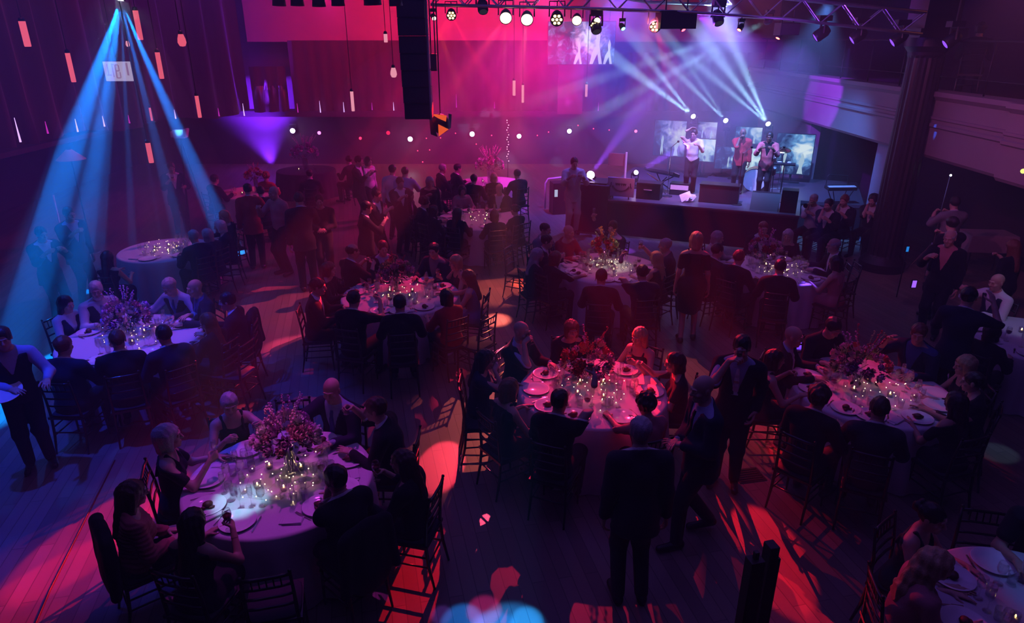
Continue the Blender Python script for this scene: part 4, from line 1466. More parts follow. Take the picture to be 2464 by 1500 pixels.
def screen(px0, py0, px1, py1, v, label, seed, tint=(0.25, 0.45, 0.72), power=1.0, stand=True, figures=2):
    a, b_ = on_stage(px0, py0, v), on_stage(px1, py1, v)
    w = (Vector((b_.x, b_.y)) - Vector((a.x, a.y))).dot(SU)
    h = a.z - b_.z
    c = (a + b_) / 2
    t = thing('video_screen', label, 'screen', (c.x, c.y, c.z), SRZ, 'blue lit stage screens')
    MB().box((0, 0.03, 0), (w + 0.03, 0.05, h + 0.03)).build('frame', BLACKM, t)
    pn = MB().add([(-w / 2, 0, -h / 2), (w / 2, 0, -h / 2), (w / 2, 0, h / 2), (-w / 2, 0, h / 2)], [(0, 1, 2, 3)]).build('display_panel', screen_mat('screen_picture', seed, tint, power), t)
    rr = random.Random(seed)
    for i in range(figures):
        x = (-0.22 if i == 0 else 0.24) * w
        k = (0.8 if i == 0 else 1.3) * h
        pts = [(x - .03 * k, -h * .48), (x - .06 * k, -h * .30), (x - .035 * k, -h * .12), (x - .05 * k, 0.0), (x - .02 * k, .10 * k), (x, .17 * k), (x + .03 * k, .12 * k), (x + .05 * k, .03 * k), (x + .02 * k, -h * .14), (x + .05 * k, -h * .32), (x + .04 * k, -h * .48), (x + .01 * k, -h * .30)]
        z0 = -0.18 * h if i else -0.05 * h
        pts = [(p[0], -0.004, max(-h / 2, min(h / 2, p[1] + z0 * (p[1] > -h * .45)))) for p in pts]
        MB().add(pts, [tuple(range(len(pts)))]).build('picture_figure', FIG, t)
    if stand:
        MB().tube([(0, 0.12, -h / 2 - 0.02 + h * 0.4), (0, 0.12, STZ - c.z + 0.02)], 0.03, 8).box((0, 0.12, STZ - c.z + 0.015), (0.5, 0.35, 0.03)).build('stand', BLACKM, t)
    return t


screen(1577, 289, 1645, 378, 4.0, 'violet-blue tall screen standing at the DJ end of the stage row', 1, (0.38, 0.40, 0.85), 0.85)
screen(1680, 293, 1722, 337, 4.2, 'small upper screen between the tall violet screen and the singer', 2, (0.35, 0.35, 0.7), 0.8, True)
screen(1658, 333, 1717, 390, 3.9, 'lower screen behind the performer with hands at his head', 3, (0.40, 0.62, 0.80), 1.1, True)
screen(1772, 305, 1830, 347, 4.2, 'small upper screen above the singer in the red-lit jacket', 4, (0.22, 0.45, 0.75), 0.9, True)
screen(1725, 353, 1833, 412, 3.9, 'wide low screen directly behind the singer in the red-lit jacket', 5, (0.45, 0.70, 0.85), 1.2, True)
screen(1872, 321, 1947, 422, 4.0, 'tall blue screen at the column end of the stage', 6, (0.16, 0.42, 0.80), 1.05)
# hanging wall screen under the truss
t = thing('projection_screen', 'hanging screen of pale dancing figures on the magenta back wall', 'screen', at_y(1400, 104, 24.6), 0)
c = Vector(t.location)
x0, x1, zt, zb = at_y(1320, 52, 24.6).x - c.x, at_y(1482, 52, 24.6).x - c.x, at_y(1400, 52, 24.6).z - c.z, at_y(1400, 155, 24.6).z - c.z
MB().box(((x0 + x1) / 2, 0.05, (zt + zb) / 2), (x1 - x0 + .04, .06, zt - zb + .04)).build('frame', BLACKM, t)
MB().add([(x0, 0, zb), (x1, 0, zb), (x1, 0, zt), (x0, 0, zt)], [(0, 1, 2, 3)]).build('display_panel', screen_mat('wall_screen_picture', 9, (0.50, 0.42, 0.70), 1.3), t)
for k, (fx, fh) in enumerate(((0.72, 0.85), (0.45, 0.55), (0.9, 0.6))):
    x = x0 + (x1 - x0) * fx
    H_ = (zt - zb) * fh
    pts = [(x - .18 * H_, zb + .01), (x - .10 * H_, zb + .35 * H_), (x + .02 * H_, zb + .55 * H_), (x - .01 * H_, zb + .78 * H_), (x + .06 * H_, zb + H_ * .98), (x + .12 * H_, zb + .8 * H_), (x + .10 * H_, zb + .55 * H_), (x + .14 * H_, zb + .3 * H_), (x + .2 * H_, zb + .01), (x + .1 * H_, zb + .01), (x + .05 * H_, zb + .3 * H_), (x - .08 * H_, zb + .01)]
    MB().add([(p[0], -0.006, p[1]) for p in pts], [tuple(range(len(pts)))]).build('picture_figure', glow('wall_screen_figures', (0.65, 0.62, 0.95), 1.3), t)
MB().tube([(x0 + .2, 0.05, zt), (x0 + .2, 0.05, 3.0)], 0.01, 6).build('hanging_wire', BLACKM, t)
MB().tube([(x1 - .2, 0.05, zt), (x1 - .2, 0.05, 3.0)], 0.01, 6).build('hanging_wire', BLACKM, t)


# lamps ----------------------------------------------------------
def lens_glow(col, s): return glow('lens_%.2f_%.2f_%.2f_%g' % (*col, s), col, s)


def moving_head(loc, target, label, lens_col, s=14, size=1.0, post=None, hang=None, group=None, name='moving_head_light'):
    """a motorised spot: base, yoke, head, lens"""
    loc, target = Vector(loc), Vector(target)
    d = (target - loc).normalized()
    t = thing(name, label, 'stage light', loc, 0, group)
    q = d.to_track_quat('Y', 'Z').to_matrix()
    k = size
    MB().lathe([(0, -0.30 * k), (0.07 * k, -0.29 * k), (0.105 * k, -0.22 * k), (0.11 * k, -0.05 * k), (0.095 * k, -0.012 * k), (0.085 * k, -0.006 * k)], n=18, rot=(d.to_track_quat('Z', 'Y').to_matrix())).build('head', BLACKM, t, True)
    MB().lathe([(0, -0.012 * k), (0.055 * k, -0.012 * k), (0.082 * k, -0.016 * k)], n=18, rot=(d.to_track_quat('Z', 'Y').to_matrix())).build('lens', lens_glow(lens_col, s), t)
    up = -1 if hang is None else 1
    c = -d * 0.15 * k
    sx = Vector((d.y, -d.x, 0)).normalized() if abs(d.z) < 0.99 else Vector((1, 0, 0))
    MB().tube([c + sx * 0.13 * k, c + sx * 0.13 * k + Vector((0, 0, 0.2 * k * up)), c - sx * 0.13 * k + Vector((0, 0, 0.2 * k * up)), c - sx * 0.13 * k], 0.022 * k, 6).build('yoke', BLACKM, t)
    MB().box(c + Vector((0, 0, 0.26 * k * up)), (0.24 * k, 0.2 * k, 0.1 * k)).build('base', BLACKM, t)
    if post is not None:
        MB().tube([c + Vector((0, 0, -0.28 * k)), (c.x, c.y, post - loc.z)], 0.035, 8).box((c.x, c.y, post - loc.z + 0.02), (0.4, 0.4, 0.04)).build('stand', BLACKM, t)
    if hang is not None:
        MB().tube([c + Vector((0, 0, 0.3 * k)), (c.x, c.y, hang - loc.z)], 0.014, 6).build('hanging_clamp', BLACKM, t)
    return t


def par_can(loc, target, label, lens_col=None, s=8, k=1.0, hang=None, group=None, multi=0):
    """a parabolic can: body, lens, yoke, clamp"""
    loc, target = Vector(loc), Vector(target)
    d = (target - loc).normalized()
    t = thing('par_can_light', label, 'stage light', loc, 0, group)
    rot = d.to_track_quat('Z', 'Y').to_matrix()
    MB().lathe([(0, -0.26 * k), (0.05 * k, -0.26 * k), (0.085 * k, -0.16 * k), (0.10 * k, -0.05 * k), (0.105 * k, 0), (0.095 * k, 0)], n=18, rot=rot).build('can', BLACKM, t, True)
    if lens_col:
        if multi:
            for i in range(multi):
                a = 2 * PI * i / (multi - 1)
                p = rot @ Vector(((0.062 * k * math.cos(a), 0.062 * k * math.sin(a), -0.01) if i else (0, 0, -0.01)))
                MB().lathe([(0, 0.004), (0.024 * k, 0.0)], p, 10, rot).build('lens', lens_glow(lens_col, s), t)
        else:
            MB().lathe([(0, -0.004 * k), (0.094 * k, -0.012 * k)], n=18, rot=rot).build('lens', lens_glow(lens_col, s), t)
    c = -d * 0.12 * k
    sx = Vector((d.y, -d.x, 0))
    sx = sx.normalized() if sx.length > 1e-3 else Vector((1, 0, 0))
    MB().tube([c + sx * 0.12 * k, c + sx * 0.12 * k + Vector((0, 0, 0.22 * k)), c - sx * 0.12 * k + Vector((0, 0, 0.22 * k)), c - sx * 0.12 * k], 0.012 * k, 6).build('yoke', BLACKM, t)
    if hang is not None:
        MB().tube([c + Vector((0, 0, 0.22 * k)), (c.x, c.y, hang - loc.z)], 0.012, 6).build('hanging_clamp', BLACKM, t)
    return t


ICEL = (0.85, 0.93, 1.0)
for p, e, lb, a in ((SB[0], (1480, 90), 'bright white beam lamp above the gap beside the tall violet screen', 13), (SB[1], (1590, 100), 'bright white beam lamp above the small upper screens', 9), (SB[2], (1690, 60), 'brightest white beam lamp over the screen at the column end', 12)):
    tg = at_y(*e, 17.0)
    moving_head(p, tg, lb, ICEL, 40, 0.8, post=STZ)
moving_head(at_y(1843, 53, TRY(1843)), at_y(1620, 170, 17.5), 'white beam lamp on the truss throwing pale crossed beams', ICEL, 40, 0.6, hang=5.16)
moving_head(at_y(1422, 420, 17.6), at_y(1480, 340, 15.8), 'violet floor lamp beside the man in the pale suit', (0.85, 0.6, 1), 22, 1.25, post=0.0)
moving_head(at_y(1531, 415, 18.5), at_y(1600, 370, 16.5), 'small violet lamp on the stage beside the slanted keyboard', (0.85, 0.6, 1), 22, 0.75, post=STZ)
moving_head(BL, at_z(325, 720), 'blue-white moving head lamp hanging at the top of the fanned blue beams', (0.75, 0.92, 1), 60, 0.8, hang=8.9)

# truss ------------------------------------------------------------
ALU = mat('truss_alloy', (0.55, 0.55, 0.58), 0.35, 0.9)


def truss(pts, w, label):
    """box truss: four chords and a zigzag of braces"""
    t = thing('lighting_truss', label, 'truss', pts[0])
    o = Vector(pts[0])
    P_ = [Vector(p) - o for p in pts]
    off = []
    for i, p in enumerate(P_):
        d = (P_[min(i + 1, len(P_) - 1)] - P_[max(i - 1, 0)]).normalized()
        s_ = Vector((d.y, -d.x, 0)).normalized()
        off.append(s_)
    ch = {}
    for a in (0, 1):
        for z in (0, 1):
            ch[a, z] = [p + o_ * w * (a - 0.5) + Vector((0, 0, w * z)) for p, o_ in zip(P_, off)]
            MB().tube(ch[a, z], 0.026, 8).build('chord', ALU, t, True)
    for (c0, c1) in (((0, 0), (0, 1)), ((1, 0), (1, 1)), ((0, 0), (1, 0)), ((0, 1), (1, 1))):
        b = MB()
        for i in range(len(P_) - 1):
            A, B = ch[c0], ch[c1]
            L = (P_[i + 1] - P_[i]).length
            n = max(2, int(L / (w * 0.9)))
            for j in range(n):
                f0, f1 = j / n, (j + 1) / n
                a_, b_ = A[i].lerp(A[i + 1], f0), B[i].lerp(B[i + 1], f1)
                if j % 2:
                    a_, b_ = B[i].lerp(B[i + 1], f0), A[i].lerp(A[i + 1], f1)
                b.tube([a_, b_], 0.013, 6)
        b.build('brace_lattice', ALU, t)
    return t


TP = [at_y(px, py, TRY(px)) for px, py in ((1040, 12), (1400, 20), (1660, 30), (1880, 45), (2215, 82))]
TRZ = lambda px: float(np.interp(px, [1040, 1400, 1660, 1880, 2215], [q.z for q in TP])) + 0.02
truss(TP, 0.36, 'long alloy lighting truss hung before the stage up to the fluted column')
truss([TP[1] + Vector((0.3, 2.0, 0.42)), at_y(1560, 6, 17.0), at_y(1760, 12, 16.6)], 0.3, 'short upper truss behind the long truss above the stage')
WARM = (1.0, 0.72, 0.38)
for px, py, k, multi, lb in ((1086, 38, 1.0, 7, 'yellow cluster par lamp beside the hanging black loudspeaker column'), (1217, 44, 1.25, 0, 'round warm white par lamp, first of the glowing pair'), (1268, 48, 1.25, 0, 'round warm white par lamp, second of the glowing pair'), (1340, 48, 1.3, 7, 'amber cluster par lamp above the corner of the hanging screen'),
                             (1388, 50, 1.0, 0, 'warm par lamp in front of the hanging screen top'), (1437, 50, 0.65, 0, 'small warm lamp at the top of the hanging screen'), (1429, 62, 0.75, 7, 'small amber lamp lower in front of the hanging screen'), (1576, 65, 1.15, 7, 'red-rimmed amber cluster lamp beside the black box on the truss')):
    p = at_y(px, py, TRY(px))
    par_can(p, (p.x * 0.4, 5, 0.5), lb, WARM if not multi else (1, 0.62, 0.22), 5.5, k, hang=TRZ(px), multi=multi)
for px, py, col, lb in ((1500, 70, (0.1, 1, 0.5), 'tiny green lamp beside the hanging screen'), (1645, 73, (1, 0.05, 0.08), 'dim red lamp under the black box on the truss'), (1778, 73, (1, 0.12, 0.10), 'tilted red lamp between the beam lamp and black box'), (1871, 93, (1, 0.1, 0.08), 'small red beam lamp under the truss by the pale pillar'), (1045, 45, (1, 0.6, 0.35), 'small orange beam lamp at the black loudspeaker column')):
    p = at_y(px, py, TRY(px))
    moving_head(p, at_y(px - 60 if px > 1700 else px + 50, py + 100, 14.0), lb, col, 12, 0.5, hang=TRZ(px))
for px, py, lb in ((1163, 30, 'unlit moving head lamp on the truss beside the yellow cluster lamp'), (1730, 58, 'unlit dark lamp on the truss right of the large black box'), (1436, 78, 'dark lamp in front of the hanging screen below the amber lamps')):
    p = at_y(px, py, TRY(px))
    moving_head(p, p + Vector((0.1, -0.6, -0.8)), lb.replace('right of', 'beyond'), (0.02, 0.02, 0.02), 1, 1.0, hang=TRZ(px))
for px, py, lb in ((1960, 92, 'violet-tipped lamp under the truss, first from the stage'), (2048, 98, 'violet-tipped lamp under the truss, second from the stage'), (2145, 104, 'violet-tipped lamp under the truss, third from the stage'), (2272, 108, 'violet-tipped lamp hung on the far side of the fluted column')):
    p = at_y(px, py, TRY(px))
    moving_head(p, p + Vector((-0.8, 0.1, -0.6)), lb, (0.28, 0.08, 1), 1.6, 1.0, hang=TRZ(px) if px < 2200 else 9.0)


def speaker_box(c, size, label, rz=0, rods=None):
    t = thing('loudspeaker', label, 'loudspeaker', c, rz)
    MB().box((0, 0, 0), size).build('cabinet', BLACKM, t, bevel=0.01)
    MB().box((0, -size[1] / 2 - 0.006, 0), (size[0] * 0.92, 0.012, size[2] * 0.88)).build('grille', mat('speaker_grille', (0.03, 0.03, 0.035), 0.7, scale=300, bump=0.4), t)
    if rods:
        MB().tube([(-size[0] * 0.3, 0, size[2] / 2), (-size[0] * 0.3, 0, rods - c[2])], 0.012, 6).tube([(size[0] * 0.3, 0, size[2] / 2), (size[0] * 0.3, 0, rods - c[2])], 0.012, 6).build('hanging_rods', BLACKM, t)
    return t


speaker_box(at_y(1626, 48, TRY(1626)), (0.72, 0.4, 0.33), 'wide black loudspeaker box hung below the truss', 0.1, 5.4)
speaker_box(at_y(1893, 70, TRY(1893)), (0.38, 0.3, 0.22), 'small black box hung under the truss beside the crossed beams', 0.1, 5.2)
# line array
t = thing('line_array_speaker', 'tall black line array loudspeaker column hanging over the dance floor', 'loudspeaker', at_y(1005, 288, 12.0), 0)
zb = t.location.z
for i in range(9):
    y = 0.0 + 0.004 * (8 - i) ** 2
    o = MB().box((0, y, 0.13 + 0.265 * i), (0.45, 0.42, 0.263)).build('cabinet', BLACKM, t, bevel=0.012)
    MB().box((0, y - 0.215, 0.13 + 0.265 * i), (0.41, 0.012, 0.22)).build('grille', MATS['speaker_grille'], o)
MB().tube([(0, 0, 2.5), (0, 0, 9.0 - zb)], 0.02, 6).build('hanging_chain', BLACKM, t)
MB().tube([(0.245, -0.1, 0.0), (0.235, -0.1, 1.2), (0.24, -0.1, 2.5), (0.2, 0, 4.0)], 0.016, 6).build('cable', mat('pale_cable', (0.35, 0.3, 0.35), 0.5), t)
speaker_box(at_y(1043, 150, 13.5), (0.13, 0.15, 0.30), 'slim black box beside the hanging loudspeaker column', 0, 9.0)
# flood lamp below the array; orange light on its doors is a glowing material
t = thing('barn_door_lamp', 'black hanging flood lamp with orange glowing barn doors by the loudspeaker column', 'stage light', at_y(1060, 298, 13.0))
MB().lathe([(0, -0.2), (0.13, -0.19), (0.17, -0.08), (0.17, 0.05)], n=16, rot=Matrix.Rotation(-1.9, 3, 'X')).build('housing', BLACKM, t, True)
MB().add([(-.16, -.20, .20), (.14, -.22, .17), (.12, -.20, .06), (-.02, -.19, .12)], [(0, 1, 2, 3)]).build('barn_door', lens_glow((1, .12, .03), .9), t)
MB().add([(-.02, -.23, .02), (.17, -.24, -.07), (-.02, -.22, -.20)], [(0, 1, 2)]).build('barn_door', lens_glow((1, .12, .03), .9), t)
MB().add([(.17, -.19, .20), (.22, -.10, .18), (.20, -.12, -.06), (.17, -.22, -.07)], [(0, 1, 2, 3)]).add([(-.17, -.19, .20), (-.2, -.08, .14), (-.18, -.08, -.18), (-.04, -.21, -.21)], [(0, 1, 2, 3)]).build('barn_door', BLACKM, t)
MB().tube([(0, 0, 0.15), (0, 0, 9.0 - t.location.z)], 0.012, 6).build('hanging_wire', BLACKM, t)
# dark cans along the top edge
for i, (px, py, lb) in enumerate(((672, 14, 'unlit black can lamp, first of the hanging row by the curtain'), (716, 14, 'unlit black can lamp, second of the hanging row'), (768, 16, 'unlit black can lamp, third of the hanging row'), (814, 14, 'unlit black can lamp, fourth of the hanging row'), (897, 12, 'bulky unlit black lamp with looped cable in the hanging row'), (953, 14, 'round-nosed unlit black lamp beside the loudspeaker column'))):
    p = at_y(px, py, 11.0)
    o = par_can(p, p + Vector((0.02 * (i - 3), 0.1, -1)), lb, None, k=0.95 if i != 4 else 1.25, hang=9.0, group='unlit cans along the ceiling bar')
MB().tube([at_y(640, -22, 11), at_y(990, -22, 11)], 0.03, 8).build('lamp_bar', BLACKM)
tag(COL.objects['lamp_bar'], 'black ceiling bar carrying the row of unlit cans', 'bar')

# pendants on cords ------------------------------------------------
TUBE = glow('pink_tube_glow', (1.0, 0.13, 0.22), 0.95)
TUBEW = glow('pale_pink_tube_glow', (1.0, 0.36, 0.48), 1.0)
for i, (px, py, h, w, Y, wm, lb) in enumerate(((60, 82, 54, 15, 14, 0, 'coral tube pendant near the upper corner of the tall curtain'), (170, 163, 64, 11, 14, 0, 'pink tube pendant beside the fanned blue beams on the curtain side'), (332, 61, 62, 12, 14, 0, 'pink tube pendant just past the blue lamp'),
                                                    (384, 158, 58, 11, 14, 0, 'pink tube pendant at the outer blue beam, above the white camera'), (477, 257, 50, 9, 16, 0, 'coral tube pendant low on the curtain beyond the blue beams'), (360, 368, 48, 12, 14, 0, 'lowest pink tube pendant inside the blue beams'), (363, 275, 30, 5, 18, 0, 'slim red tube pendant seen through the blue beams'),
                                                    (848, 244, 45, 8, 18, 1, 'pale pink tube pendant on the wine red wall curtain'), (928, 92, 18, 9, 18, 1, 'short pale tube pendant below a black stem near the loudspeaker column'), (1237, 212, 34, 7, 20, 1, 'pink tube pendant, upper of the pair on the magenta wall'), (1258, 226, 40, 6, 20, 1, 'pink tube pendant, lower of the pair on the magenta wall'), (1411, 218, 28, 6, 20, 1, 'small pink tube pendant under the hanging screen'))):
    p = at_y(px, py, Y)
    k = (Y * 0.927) / F_PX
    H_, r_ = h * k * 1.05, w * k / 2
    t = thing('tube_pendant', lb, 'lamp', p)
    MB().lathe([(0, -H_ / 2), (r_ * 0.9, -H_ / 2), (r_, -H_ / 2 + 0.02), (r_, H_ / 2), (0, H_ / 2)], n=14).build('lamp_tube', TUBEW if wm else TUBE, t, True)
    MB().lathe([(0, H_ / 2), (r_ * 1.05, H_ / 2), (r_ * 0.8, H_ / 2 + 0.06), (0, H_ / 2 + 0.07)], n=14).build('cap', BLACKM, t, True)
    MB().tube([(0, 0, H_ / 2 + 0.06), (0, 0, 9.0 - p.z)], 0.008, 6).build('cord', BLACKM, t)
for px, py, Y, wm, lb in ((437, 96, 14, 0, 'coral pear-shaped bulb pendant on the dark curtain'), (947, 174, 17, 1, 'pale pink pear-shaped bulb pendant beside the loudspeaker column'), (307, 105, 15, 1, 'small pear-shaped bulb pendant inside the fanned blue beams')):
    p = at_y(px, py, Y)
    k = 1.0 if px != 307 else 0.5
    t = thing('bulb_pendant', lb, 'lamp', p)
    MB().lathe([(0, -.12 * k), (.05 * k, -.11 * k), (.078 * k, -.05 * k), (.07 * k, .02 * k), (.045 * k, .10 * k), (0, .10 * k)], n=16).build('bulb', TUBEW if wm else TUBE, t, True)
    MB().lathe([(0, .10 * k), (.04 * k, .10 * k), (.04 * k, .16 * k), (0, .17 * k)], n=12).build('cap', BLACKM, t, True)
    MB().tube([(0, 0, .16 * k), (0, 0, 9.0 - p.z)], 0.008, 6).build('cord', BLACKM, t)
# slim LED sticks grazing the foot of the curtains
LEDW, LEDM = glow('led_stick_white', (0.75, 0.45, 1.0), 1.6), glow('led_stick_magenta', (0.75, 0.03, 0.62), 0.9)
for px, py, h, m_ in ((42, 313, 60, 0), (112, 307, 30, 1), (184, 302, 32, 0), (249, 292, 26, 0), (310, 287, 20, 1), (421, 275, 22, 0), (526, 270, 20, 1), (586, 264, 30, 0), (716, 260, 22, 1), (770, 257, 28, 0), (827, 258, 24, 0), (895, 256, 18, 1), (947, 256, 20, 0), (1059, 256, 14, 1), (1098, 243, 32, 1), (1190, 253, 16, 1), (1366, 244, 40, 0), (1440, 257, 20, 1)):
    Y = 25.8 if px > 590 else 16.2 + max(0, px - 40) / 550 * 8.3
    p = at_y(px, py, Y)
    L = h * Y * 0.927 / F_PX
    o = MB().tube([(0, 0, -L / 2), (0, 0, L / 2)], [0.022, 0.006], 6).build('led_stick', (LEDW, LEDM)[m_])
    o.location = p
    tag(o, 'slim %s LED stick glowing at the curtain foot' % ('white-violet', 'magenta')[m_], 'lamp', '%s LED sticks along the curtain foot' % ('white-violet', 'magenta')[m_])
    if not m_ or px > 1000:
        lamp('led_stick_light', p + Vector((0, -0.15, 0)), (0.7, 0.1, 0.9), 1.2, 0.05)
# uplights along the foot of the back wall
for px, py, col, s, k, lb in ((704, 315, (0.8, 0.7, 1), 14, 1.0, 'white-violet par lamp on the back wall, first from the curtain corner'), (768, 320, (0.8, 0.15, 0.7), 5, .7, 'small pink par lamp on the back wall beside the first white-violet one'), (867, 333, (1, 0.03, 0.12), 3, .6, 'small red lamp alone on the dark back wall'), (934, 320, (1, 0.02, 0.1), 1.6, .8, 'dim red lamp on the back wall before the loudspeaker column'),
                              (987, 335, (0.8, 0.75, 1), 16, 1.0, 'white-violet par lamp on the back wall under the loudspeaker column'), (1136, 323, (0.8, 0.75, 1), 16, 1.0, 'white-violet par lamp on the back wall beyond the barn door lamp'), (1249, 328, (0.8, 0.7, 1), 14, .9, 'white-violet par lamp on the magenta wall, over the string light pole'), (1370, 316, (0.8, 0.75, 1), 16, .9, 'white-violet par lamp on the wall above the man in pale suit'), (1530, 316, (1, 0.15, 0.3), 4, .6, 'small red lamp on the wall next to the tall violet screen')):
    p = at_y(px, py, 27.5 - 0.25 * k)
    par_can(p, (p.x * 0.6, 10, 1.2), lb, col, s, k)
    lamp('par_light', p + Vector((0, -0.25, 0)), col, 6 * s / 14, 0.06)
for i, (px, py) in enumerate(((1026, 333), (1060, 332), (1096, 321), (1183, 326), (1146, 347), (1005, 363), (1034, 361), (1293, 326), (1320, 318), (1391, 302), (1428, 310), (1466, 313), (1017, 390))):
    o = MB().ball((0, 0, 0), 0.022, 8, 5).build('laser_dot', lens_glow((1, 0.04, 0.12), 5))  # red laser dots on the wall, made as small glowing balls
    o.location = at_y(px, py, 27.48)
    tag(o, 'tiny red point of light on the dark back wall', 'lamp', 'red points of light on the back wall')

# placard hanging in the blue beams
t = thing('hanging_placard', 'white lit placard hanging in the middle of the fanned blue beams', 'sign', at_y(283, 172, 13.5))
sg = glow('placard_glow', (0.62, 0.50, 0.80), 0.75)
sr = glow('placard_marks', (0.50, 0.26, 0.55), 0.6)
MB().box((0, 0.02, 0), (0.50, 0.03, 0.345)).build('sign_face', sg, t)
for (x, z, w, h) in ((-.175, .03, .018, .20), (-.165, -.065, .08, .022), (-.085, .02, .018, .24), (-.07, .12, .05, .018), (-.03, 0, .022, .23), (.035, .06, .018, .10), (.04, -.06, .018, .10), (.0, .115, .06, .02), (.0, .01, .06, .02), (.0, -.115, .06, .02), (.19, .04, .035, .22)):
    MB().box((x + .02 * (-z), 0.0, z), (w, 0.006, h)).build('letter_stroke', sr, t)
MB().tube([(0, 0.02, .17), (0, .02, 9 - t.location.z)], 0.006, 6).build('cord', BLACKM, t)
# white camera on a tripod by the curtain
p = at_y(433, 322, 17.0)
t = thing('tripod_camera', 'pale boxy camera on a tripod at the edge of the blue beams', 'camera', (p.x, p.y, 0))
CAMW = mat('pale_plastic', (0.7, 0.75, 0.8), 0.4)
MB().box((0, 0, p.z), (0.26, 0.2, 0.20)).box((-.17, 0, p.z - .01), (.08, .14, .14)).box((.16, 0, p.z + .02), (.05, .16, .22), Matrix.Rotation(.3, 3, 'Y')).build('camera_body', CAMW, t, bevel=0.01)
for i in range(3):
    a = 2 * PI * i / 3 + .4
    MB().tube([(0, 0, p.z - .1), (.35 * math.cos(a), .35 * math.sin(a), 0)], 0.016, 6).build('leg', BLACKM, t)

# band gear ----------------------------------------------------------
def gear(name, label, cat, u, v, parts, rz=0.0, z=STZ):
    t = thing(name, label, cat, st(u, v, z), SRZ + rz)
    for nm, bm, m in parts:
        bm.build(nm, m, t)
    return t


KEYS = mat('white_keys', (0.75, 0.75, 0.78), 0.35)
TABLEC = mat('console_cloth', (0.04, 0.02, 0.035), 0.85)


def keyboard(label, loc, rz, tilt=0.0, hz=0.85, case=BLACKM):
    t = thing('keyboard', label, 'keyboard', loc, rz)
    M = Matrix.Rotation(tilt, 3, 'X')
    MB().box((0, 0, hz), (1.0, 0.30, 0.08), M).build('case', case, t, bevel=0.008)
    b = MB()
    for i in range(36):
        b.box(Vector((0, 0, hz)) + M @ Vector((-0.46 + 0.0263 * i, -0.06, 0.045)), (0.0235, 0.15, 0.012), M)
    b.build('keys', KEYS, t)
    MB().tube([(-.35, -.18, 0), (.35, .18, hz - .05)], 0.015, 6).tube([(.35, -.18, 0), (-.35, .18, hz - .05)], 0.015, 6).tube([(-.35, .18, 0), (.35, -.18, hz - .05)], .015, 6).tube([(.35, .18, 0), (-.35, -.18, hz - .05)], .015, 6).build('stand', BLACKM, t)
    return t


q = on_stage(1590, 440, 1.5)
keyboard('dark slanted keyboard on a stand beside the small violet lamp', (q.x, q.y, STZ), SRZ + 2.6, 0.35, max(0.5, q.z - STZ))
q = at_y(2023, 452, 16.7)
t = keyboard('white topped keyboard on a stand under the balcony by the horn players', (q.x, q.y, 0), 0.05, 0.1, q.z, BLACKM)
t.scale = (.72, .8, 1)
t2 = MB().tube([(-.42, .2, q.z), (-.42, .2, q.z + .25), (-.36, .2, q.z + .3), (.30, .2, q.z + .26), (.36, .2, q.z)], 0.014, 6).build('music_rest', BLACKM, t)
# console with banner
a, b_ = on_stage(1400, 455, -0.15), on_stage(1460, 455, -0.15)
t = thing('mixing_console', 'cloth covered mixing desk at the end of the stage before the pale suited man', 'console', st(-0.1, 0.35, 0), SRZ)
MB().box((0, 0, 0.62), (1.05, 0.75, 1.24)).build('desk', TABLEC, t, bevel=0.02)
MB().box((0.05, -0.05, 1.27), (0.8, 0.5, 0.06), Matrix.Rotation(0.08, 3, 'X')).build('mixer', BLACKM, t)
p0, p1 = on_stage(1463, 426, 0.12), on_stage(1524, 476, 0.12)
w, h = (Vector((p1.x, p1.y)) - Vector((p0.x, p0.y))).dot(SU), p0.z - p1.z
cb = (p0 + p1) / 2
t = thing('banner_panel', 'mauve white banner with dark emblem on the front of the stage desk', 'banner', cb, SRZ)
MB().box((0, 0.02, 0), (w, 0.03, h)).build('panel', mat('banner_cloth', (0.62, 0.52, 0.62), 0.7), t)
b = MB()
ink = mat('banner_ink', (0.06, 0.03, 0.07), 0.7)
for i, x in enumerate((-.13, -.085, -.045, 0.01, 0.06, 0.10)):
    b.tube([(x, -.002, h * .21), (x + .015, -.002, h * .08), (x + .03, -.002, h * .20)], 0.012, 5)
b.build('emblem_lettering', ink, t)
b = MB()
for i in range(15):
    a = math.radians(205 + 9.3 * i)
    x, z = w * .33 * math.cos(a), h * .20 + h * .42 * math.sin(a)
    b.tube([(x - .018, -.002, z - .02), (x, -.002, z + .025), (x + .02, -.002, z - .015)], 0.009, 5)
for g in (1, -1):
    b.tube([(g * w * .36, -.002, h * .24), (g * w * .37, -.002, h * .08), (g * w * .40, -.002, -h * .02)], 0.012, 5)
b.build('emblem_arc', ink, t)
MB().tube([(-w * .3, .06, -h / 2), (-w * .3, .06, STZ - cb.z)], 0.015, 6).tube([(w * .3, .06, -h / 2), (w * .3, .06, STZ - cb.z)], 0.015, 6).build('support', BLACKM, t)
# rear dim poster on a pole
p0, p1 = on_stage(1465, 368, 1.3), on_stage(1506, 400, 1.3)
cb = (p0 + p1) / 2
t = thing('poster_board', 'dim plum poster board on a pale pole behind the banner', 'poster', cb, SRZ)
w, h = (Vector((p1.x, p1.y)) - Vector((p0.x, p0.y))).dot(SU), p0.z - p1.z
MB().box((0, 0, 0), (w, 0.03, h)).build('board', mat('plum_board', (0.20, 0.08, 0.12), 0.7), t)
MB().tube([(w / 2, -.03, h / 2 + .05), (w / 2, -.03, STZ - cb.z)], 0.03, 8).build('pole', mat('pale_pole', (0.5, 0.45, 0.6), 0.4), t)
